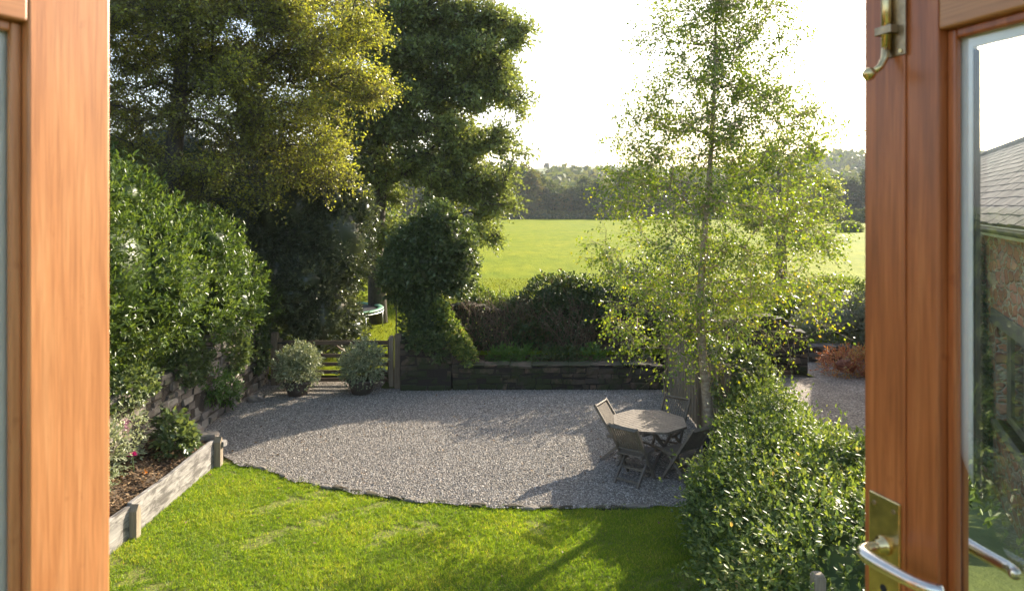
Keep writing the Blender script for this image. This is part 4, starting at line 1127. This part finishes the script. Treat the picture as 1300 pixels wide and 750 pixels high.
def flower(label, c, n, s, mat, spike=0.0, grp=None):
    e = empty('flower', (c[0], c[1], c[2])); tag(e, label, 'flower', grp)
    m = MB(); m.tube([(0, 0, 0), (.02, .0, -.2), (.01, .01, -.42)], .005, 6); m.build('stem', M['fern_stem'], e)
    hd = np.zeros((n, 3)); hd[:, 2] = np.linspace(-spike / 2, spike / 2, n) if spike else 0
    d = rdir(n); d[:, 2] = abs(d[:, 2]) * .5
    link('petals', leaf_mesh('petals', hd + d * s * .15, d, rdir(n) * .4 + [0, 0, 1], s * RNG.uniform(.7, 1.1, n), .7, RNG.uniform(0, 1, n)), mat, e)
M['fern_stem'] = plain('green_stem', (.10, .16, .04), .6)
flower('pale pink flower spike beside the left door edge', P(161, 546, 9.9), 60, .055, M['pink'], .30)
flower('magenta flower low in the raised bed', P(168, 578, 9.7), 30, .07, M['magenta'])
flower('small orange flower on the leaf litter of the raised bed', P(184, 601, 9.7), 24, .055, M['orange'])
# leaf litter on the soil
def litter(name, x0, x1, y0, y1, n, zf, s, lab):
    x = RNG.uniform(x0, x1, n); y = RNG.uniform(y0, y1, n)
    pos = np.stack([x, y, zf(x, y)], 1); d = rdir(n); d[:, 2] *= .25
    nn = rdir(n) * .45 + [0, 0, 1]
    o = link(name, leaf_mesh(name, pos, d, nn, s * RNG.uniform(.5, 1.3, n), .6, RNG.uniform(0, 1, n)), M['dead'])
    tag(o, lab, 'leaves', kind='stuff')
litter('leaf_litter', -5.75, -4.88, 6.5, 11.0, 5200, lambda x, y: .31 + .05 * np.sin(x * 7 + y * 3) * np.sin(y * 5) + (-(x + 4.9)) * .12, .055, 'brown fallen leaves covering the soil of the raised bed')
litter('fallen_leaves', -5.7, 3.3, 10, 15.4, 420, lambda x, y: .022 + 0 * x, .05, 'scattered fallen leaves on the gravel')
litter('lawn_leaves', -4.6, 3.0, 6.0, 9.6, 70, lambda x, y: .005 + 0 * x, .045, 'a few fallen leaves lying on the lawn')
litter('bed_leaves', -1.3, 3.3, 15.85, 17.0, 2600, lambda x, y: .505 + 0 * x, .06, 'dry leaves on the soil of the bed behind the low wall')
# low plants on the shelf bed
for i, (pxx, w, mt, lab) in enumerate([(648, .24, 'fern', 'bright fern clump on the left of the shelf bed above the low wall'), (668, .2, 'fern', 'second fern clump from the left on the shelf bed'),
        (700, .22, 'bramble', 'dull green clump in the middle of the shelf bed above the low wall'), (722, .2, 'bramble', 'small dull clump right of the middle of the shelf bed'), (752, .26, 'fern', 'bright fern clump at the right of the shelf bed under the birch leaves'), (632, .16, 'fern', 'lowest green tuft at the left end of the shelf bed'), (800, .25, 'bramble', 'dark clump on the shelf bed half hidden by the birch leaves')]):
    x, y = (pxx - CX) * 16.1 / F, 16.1
    bush('fern_clump' if mt == 'fern' else 'low_plant', lab, 'plant', [(x, y, .58, w, w, w * .8)], (x, y, .5), 120, 7, .2, .09, .3, M[mt], with_core=False, jitter=(.2, 1), droop=.1, floor=.5)
# dry stems in front of the old wall
def stems(name, label, cat, x0, x1, y, z0, z1, n, mat, lean=.25, rr=.006, kind=None, leafm=None):
    e = empty(name, ((x0 + x1) / 2, y, z0)); tag(e, label, cat)
    b0 = np.stack([RNG.uniform(x0, x1, n), y + RNG.uniform(-.12, .1, n), np.full(n, z0) + RNG.uniform(0, .5, n)], 1)
    segs0, segs1 = [], []
    p = b0; d = norm(np.stack([RNG.normal(size=n) * .5, RNG.normal(size=n) * .2, np.ones(n)], 1))
    st = (z1 - z0) / 4
    for k in range(4):
        q = p + d * st * RNG.uniform(.5, 1.2, (n, 1)); segs0.append(p); segs1.append(q); p = q
        d = norm(d + rdir(n) * lean * 1.6 - np.array([0, 0, .12 * k])); d[:, 1] *= .5
    A = np.concatenate(segs0) - np.array(e.location); B = np.concatenate(segs1) - np.array(e.location)
    V, Fx = frustums(A, B, np.full(len(A), rr), np.full(len(A), rr * .7), 4)
    link('stems', raw_mesh('stems', V, [Fx]), mat, e)
    if leafm:
        k = n * 5; idx = RNG.integers(0, len(B), k)
        link('leaves', leaf_mesh('leaves', B[idx] + RNG.normal(size=(k, 3)) * .04, rdir(k), rdir(k) * .7 + [0, 0, 1], .05 * RNG.uniform(.5, 1.2, k), .6, RNG.uniform(0, 1, k)), leafm, e)
stems('dry_climber', 'tangle of brown dry stems against the dark boundary wall', 'climber', -1.7, 3.3, 17.02, .5, 1.7, 520, M['stem'], leafm=M['bramble'])
stems('tall_weed', 'thin leafy stems standing before the dark wall right of the ivy', 'plant', -1.3, -.4, 16.4, .5, 1.35, 26, M['stem'], .2, .005, leafm=M['creeper'])
stems('tall_weed', 'pale seed stems above the middle of the shelf bed', 'plant', 1.1, 1.9, 16.6, .5, 1.6, 30, M['stem'], .2, .005, leafm=M['silver'])

# ------------------------------------------------------------------ trees
# copper-tinged beech, left
bt = [(-8.0, 15.6, 0), (-7.9, 15.6, 2.5), (-7.75, 15.5, 4.6), (-7.5, 15.4, 6.6), (-7.3, 15.2, 8.6), (-7.0, 15.1, 11)]
bb_ = [(-3.9, 15.7, 5.5, 1.1, 1.3, .8), (-5.0, 15.6, 6.1, 1.5, 1.5, .9), (-9.2, 15.6, 5.0, 2.4, 1.8, 1.2), (-6.3, 15.2, 7.6, 2.6, 2.0, 2.4), (-8.2, 15.0, 6.6, 3.2, 2.6, 1.9), (-7.4, 15.0, 9.3, 3.8, 3.0, 2.6), (-5.2, 15.2, 7.3, 2.4, 2.2, 2.2), (-4.0, 15.4, 8.6, 1.7, 1.9, 1.8), (-5.9, 15.6, 5.2, 2.3, 1.9, 1.1), (-4.7, 15.9, 4.5, 1.3, 1.3, .8), (-9.6, 15.5, 9, 2.4, 2.4, 3), (-3.9, 15.6, 6.6, 1.2, 1.6, 1.3)]
tree('beech_tree', 'brown and yellow tinged tree with fine branches rising behind the laurel', 'tree', (-8.0, 15.6, 0), bt, fill([(a, b_, c_, d, e * .7, f) for a, b_, c_, d, e, f in bb_], 2900, .15, 9, .55, .45), M['beech'], M['bark'], [.30, .24, .20, .16, .11, .06],
     tw_n=8, tw_len=.55, per=10, leaf=.07, width=.62, tip=.006, k=.28, cvar=.5, hues=lambda p: (p[:, 0] + 6.2) * .03 + (p[:, 2] - 6) * .015 - .04)
# oak, centre left and further back
ot = [(-4.6, 23.5, 0), (-4.7, 23.5, 2.6), (-4.5, 23.4, 5.0), (-4.1, 23.3, 7.5), (-3.9, 23.2, 10), (-3.3, 23.1, 12.5)]
ob = [(-2.9, 23, 6.1, 1.2, 1.1, 1.0), (-5.2, 23, 6.9, 1.5, 1.3, 1.6), (-3.2, 23, 8.4, 1.3, 1.4, 1.6), (-1.2, 23, 4.9, 1.3, 1.2, .6), (-1.0, 22.8, 3.9, .9, .9, 1.1), (-.1, 23, 7.2, .9, 1.0, .5), (-.6, 23, 5.3, 1.2, 1.2, .7), (-2.0, 23, 5.9, 1.6, 1.4, .8), (-.4, 23, 9.6, 1.0, 1.2, 1.0), (-4.6, 23, 5.6, 2.0, 1.8, 1.8), (-3.3, 23, 3.6, 1.7, 1.5, 1.2), (-.9, 23, 8.9, 1.3, 1.6, 1.3), (-3.4, 23, 10.2, 2.6, 2.6, 2.8), (-1.3, 23, 9.6, 1.7, 2.2, 1.9), (-.5, 23, 7.9, 1.4, 1.8, 1.2), (-2.4, 23, 7.2, 2.3, 2.2, 1.3), (-1.0, 23, 6.3, 1.7, 1.7, 1.0), (-2.8, 23, 5.0, 1.7, 1.6, 1.0), (-1.4, 23.2, 4.6, 1.3, 1.3, 1.3), (-.9, 23.2, 3.2, .9, 1.0, 1.0), (-4.8, 23, 8.3, 2.0, 2.0, 3.0), (-2.0, 23, 12.2, 2.0, 2.0, 1.7), (-1.1, 23, 11.4, 1.2, 1.5, 1.4)]
tree('oak_tree', 'large green oak with spreading limbs beyond the gate, edge against the sky', 'tree', (-4.6, 23.5, 0), ot, fill([(a, b_, c_, d, e * .6, f) for a, b_, c_, d, e, f in ob], 2150, .15, 9, .62, .40), M['oak'], M['bark'], [.34, .28, .22, .17, .11, .05],
     tw_n=8, tw_len=.55, per=9, leaf=.125, width=.6, shape='lobed', tip=.014, k=.22, cvar=.55, wob=.12)
# the silver birch
s = 1.0
bi = [(3.24, 11.0, 0), (3.20, 11.0, .5), (3.13, 11.0, 1.1), (3.06, 11.0, 1.9), (3.02, 11.0, 2.6), (3.07, 11.0, 3.3), (3.14, 11.0, 4.2), (3.22, 11.0, 5.2), (3.27, 11.0, 6.4), (3.3, 11.0, 7.9), (3.3, 11.0, 9.8)]
bl = [(3.0, 11.0, 2.5, 1.75, 1.6, .9), (3.2, 11.0, 3.5, 1.95, 1.7, 1.0), (3.3, 11.0, 4.5, 1.75, 1.6, .9), (3.4, 11.0, 5.6, 1.75, 1.5, 1.0), (3.35, 11.0, 6.6, 1.5, 1.4, 1.0), (3.3, 11, 7.8, 1.3, 1.2, 1.2), (3.3, 11, 9.2, .9, .9, 1.0), (2.3, 10.9, 1.95, .9, 1.0, .38), (4.1, 11.0, 3.0, 1.3, 1.2, .8), (3.5, 10.6, 2.0, .9, .9, .35), (4.6, 11.0, 3.9, .8, .9, .9), (1.9, 10.9, 4.5, .5, .7, .7), (1.6, 10.8, 3.1, .5, .8, .9)]
tree('birch_tree', 'slender silver birch with yellowing leaves beside the garden table', 'tree', (3.24, 11.0, 0), bi, [q for q in fill(bl, 1500, .1, 2, .28, .9) if q[2] > 4.6 or RNG.uniform() < .66] + fill([(3.35, 11, 6.2, 1.6, 1.3, 1.1), (3.3, 11, 7.6, 1.35, 1.2, 1.3), (2.4, 10.9, 5.0, 1.2, 1.1, .9), (4.3, 11, 5.4, 1.1, 1.1, .9)], 210, .3, 2, .28, .9).tolist(), M['birch'], M['birchbark'], [.10, .085, .075, .068, .062, .056, .046, .034, .024, .014, .006],
     tw_n=6, tw_len=.40, per=7, leaf=.05, width=.72, tip=.0032, k=.12, droop=.35, cvar=.35, wob=.05, power=2.0, hues=lambda p: (4.4 - p[:, 2]) * .10)
m = MB(); m.tube([(3.24, 11.0, -.05), (3.23, 11.0, .2), (3.21, 11.0, .45), (3.20, 11.0, .5)], [.17, .155, .13, .10], 14)
tag(m.build('trunk_guard', M['darkcloth'], smooth=True), 'black guard wrapped round the foot of the birch trunk', 'tree guard')
# field tree behind the birch
ft = [(13.0, 33, .5), (13.0, 33, 2.2), (12.9, 33, 4), (12.9, 33, 6)]
fb = [(13.0, 33, 5.3, 2.3, 2.3, 2.3), (14.6, 33, 4.2, 1.7, 1.8, 1.9), (11.6, 33, 4.0, 1.8, 1.8, 1.8), (13.6, 33, 6.6, 1.3, 1.5, 1.2), (13, 33, 2.6, 2.2, 2, 1.1)]
tree('field_tree', 'dark round headed tree in the field behind the birch', 'tree', (13.0, 33, .5), ft, fill(fb, 420, .35), M['oak'], M['bark'], [.3, .24, .16, .07], tw_n=6, tw_len=.6, per=9, leaf=.13, width=.7, tip=.01, twigs=False, cvar=.5)

# far woodland across the field
def far_tree(name, seed, h, wdt):
    st = np.random.default_rng(seed)
    e = empty(name, (0, 0, 0))
    m = MB(); m.tube([(0, 0, 0), (.1, 0, h * .3), (0, .1, h * .55)], [.45, .35, .2], 8); m.build('trunk', M['bark'], e, smooth=True)
    bl = [(st.normal() * wdt * .22, st.normal() * wdt * .2, h * (.22 + .66 * i / 12), wdt * st.uniform(.24, .36) * (1.15 - .5 * i / 12), wdt * st.uniform(.24, .34) * (1.15 - .5 * i / 12), h * st.uniform(.09, .14)) for i in range(13)]
    sprig_leaves('crown', bl, 1900, 6, .9, .62, .8, M['far'], e, shape='diamond', cvar=.75, spread=.9)
    core('inner_foliage', bl, M['far'], e, .8)
    return e
protos = [far_tree('woodland_tree', k, h, w) for k, (h, w) in enumerate([(13, 10), (15, 10), (12, 11), (14, 8.5), (16, 9.5)])]
FT = []
x = 20.0
rnd = random.Random(3)
for row, (Yr, dx, h0) in enumerate(((198, 21, .86), (207, 25, 1.05))):
    pxx = 470 + row * 11
    while pxx < 1130:
        FT.append((pxx, Yr + rnd.uniform(-3, 3), h0 * rnd.uniform(.80, 1.12) * (1.15 if pxx < 668 else .86) * (.85 if pxx > 700 and pxx < 790 else 1), row)); pxx += dx * rnd.uniform(.85, 1.2)
used = set()
for i, (pxx, Yr, sc, row) in enumerate(FT):
    k = rnd.randrange(5)
    if k not in used: used.add(k); o = protos[k]
    else: o = copy_tree(protos[k])
    o.location = ((pxx - CX) * Yr / F, Yr, .4); o.scale = (sc * rnd.uniform(.9, 1.15), sc, sc); o.rotation_euler = (0, 0, rnd.uniform(0, 6.28))
    if row == 0 and 640 < pxx < 775:
        lab = 'far tree of the woodland front row between oak and birch, %s' % ['first beside the oak', 'second beyond the oak edge', 'third beyond the oak edge', 'fourth beyond the oak edge', 'fifth beyond the oak edge', 'sixth beyond the oak edge', 'last before the birch', 'touching the birch leaves'][min(7, sum(1 for q in FT if q[3] == 0 and 640 < q[0] < pxx))]
        tag(o, lab, 'tree', 'far woodland front row in the gap')
    elif pxx >= 1080: tag(o, 'far bluish woodland tree seen beside the right door edge', 'tree', 'far trees by the door edge')
    else:
        rn_ = ['front', 'back'][row]
        pl_ = 'glimpsed behind the oak and dark shrub' if pxx < 560 else 'behind the right edge of the oak' if pxx <= 640 else 'in the open gap between oak and birch' if pxx < 775 else 'seen through the birch left of its trunk' if pxx < 895 else 'seen through the birch right of its trunk' if pxx < 1000 else 'behind the dark field tree beyond the birch'
        tag(o, 'far woodland %s row tree %s' % (rn_, pl_), 'tree', 'far woodland %s row %s' % (rn_, pl_))
for k in range(5):
    if k not in used:
        for ch in [q for q in bpy.data.objects if q.parent == protos[k]]: bpy.data.objects.remove(ch)
        bpy.data.objects.remove(protos[k])
# dark hedgerow at the foot of the wood
hb = [(x_, 193 + 1.5 * math.sin(x_), 1.0, 3.2, 1.6, 1.4 + .3 * math.sin(x_ * .7)) for x_ in np.arange(-45, 115, 3.4)]
bush('far_hedge', 'long dark hedge along the far side of the field under the trees', 'hedge', hb, (35, 193, .4), 9000, 5, .6, .42, .8, M['far'], coref=.8)
# wooded slopes beyond
def slope_wood(name, label, xr, yr_, n, s):
    x = RNG.uniform(*xr, n); y = RNG.uniform(*yr_, n); z = hill_z(x, y)
    k = 90; N_ = n * k
    c = np.repeat(np.stack([x, y, z + s * .5], 1), k, 0); d = rdir(N_)
    pos = c + d * np.array([s * .7, s * .7, s * .6]) * RNG.uniform(.8, 1.1, (N_, 1))
    rn = np.clip(np.repeat(RNG.uniform(.1, .9, n), k) + RNG.normal(size=N_) * .1, 0, 1)
    o = link(name, leaf_mesh(name, pos, rdir(N_), norm(d + rdir(N_) * .5), s * .35 * RNG.uniform(.7, 1.2, N_), .9, rn), M['far'])
    tag(o, label, 'woodland', kind='stuff')
slope_wood('hillside_wood', 'far woodland massed on the lower hillside behind the field', (-150, 260), (280, 430), 420, 11)
slope_wood('distant_wood', 'distant bluish woodland on the right hand hill', (250, 700), (420, 1100), 600, 16)
ht = copy_tree([o for o in bpy.data.objects if o.name.startswith('woodland_tree') and o.parent is None][0])
hx, hy = (694 - CX) * 640 / F, 640; ht.location = (hx, hy, float(hill_z(np.array(hx), np.array(hy))) - .5); ht.scale = (.5, .5, .42)
tag(ht, 'lone small tree standing on the skyline of the far hill', 'tree')
if 'group' in ht: del ht['group']
bush('field_shrub', 'small dark bush alone in the field beside the right door edge', 'shrub', [((1078 - CX) * 95 / F, 95, 1.0, 1.6, 1.2, .8)], ((1078 - CX) * 95 / F, 95, .5), 700, 6, .3, .25, .7, M['oak'], coref=.7)
hb2 = [((p_ - CX) * 150 / F, 150, 1.6 + .3 * math.sin(p_), 3.5, 2, 1.6) for p_ in range(1020, 1200, 16)]
bush('field_hedge', 'dark hedge line crossing the right of the field', 'hedge', hb2, ((1080 - CX) * 150 / F, 150, .5), 3000, 6, .5, .4, .7, M['far'], coref=.75)

# ------------------------------------------------------------------ air
hz = MB(); hz.box((100, 1150, 75), (3200, 2600, 160)); 
hzm = bpy.data.materials.new('haze'); hzm.use_nodes = True
hn = hzm.node_tree; hn.nodes.clear()
ho = hn.nodes.new('ShaderNodeOutputMaterial'); hv = hn.nodes.new('ShaderNodeVolumePrincipled')
hv.inputs['Color'].default_value = (.86, .91, 1, 1); hv.inputs['Density'].default_value = .00026; hv.inputs['Anisotropy'].default_value = .1
hn.links.new(hv.outputs[0], ho.inputs['Volume'])
USE_HAZE = True
if USE_HAZE: tag(hz.build('haze', hzm), kind='stuff')
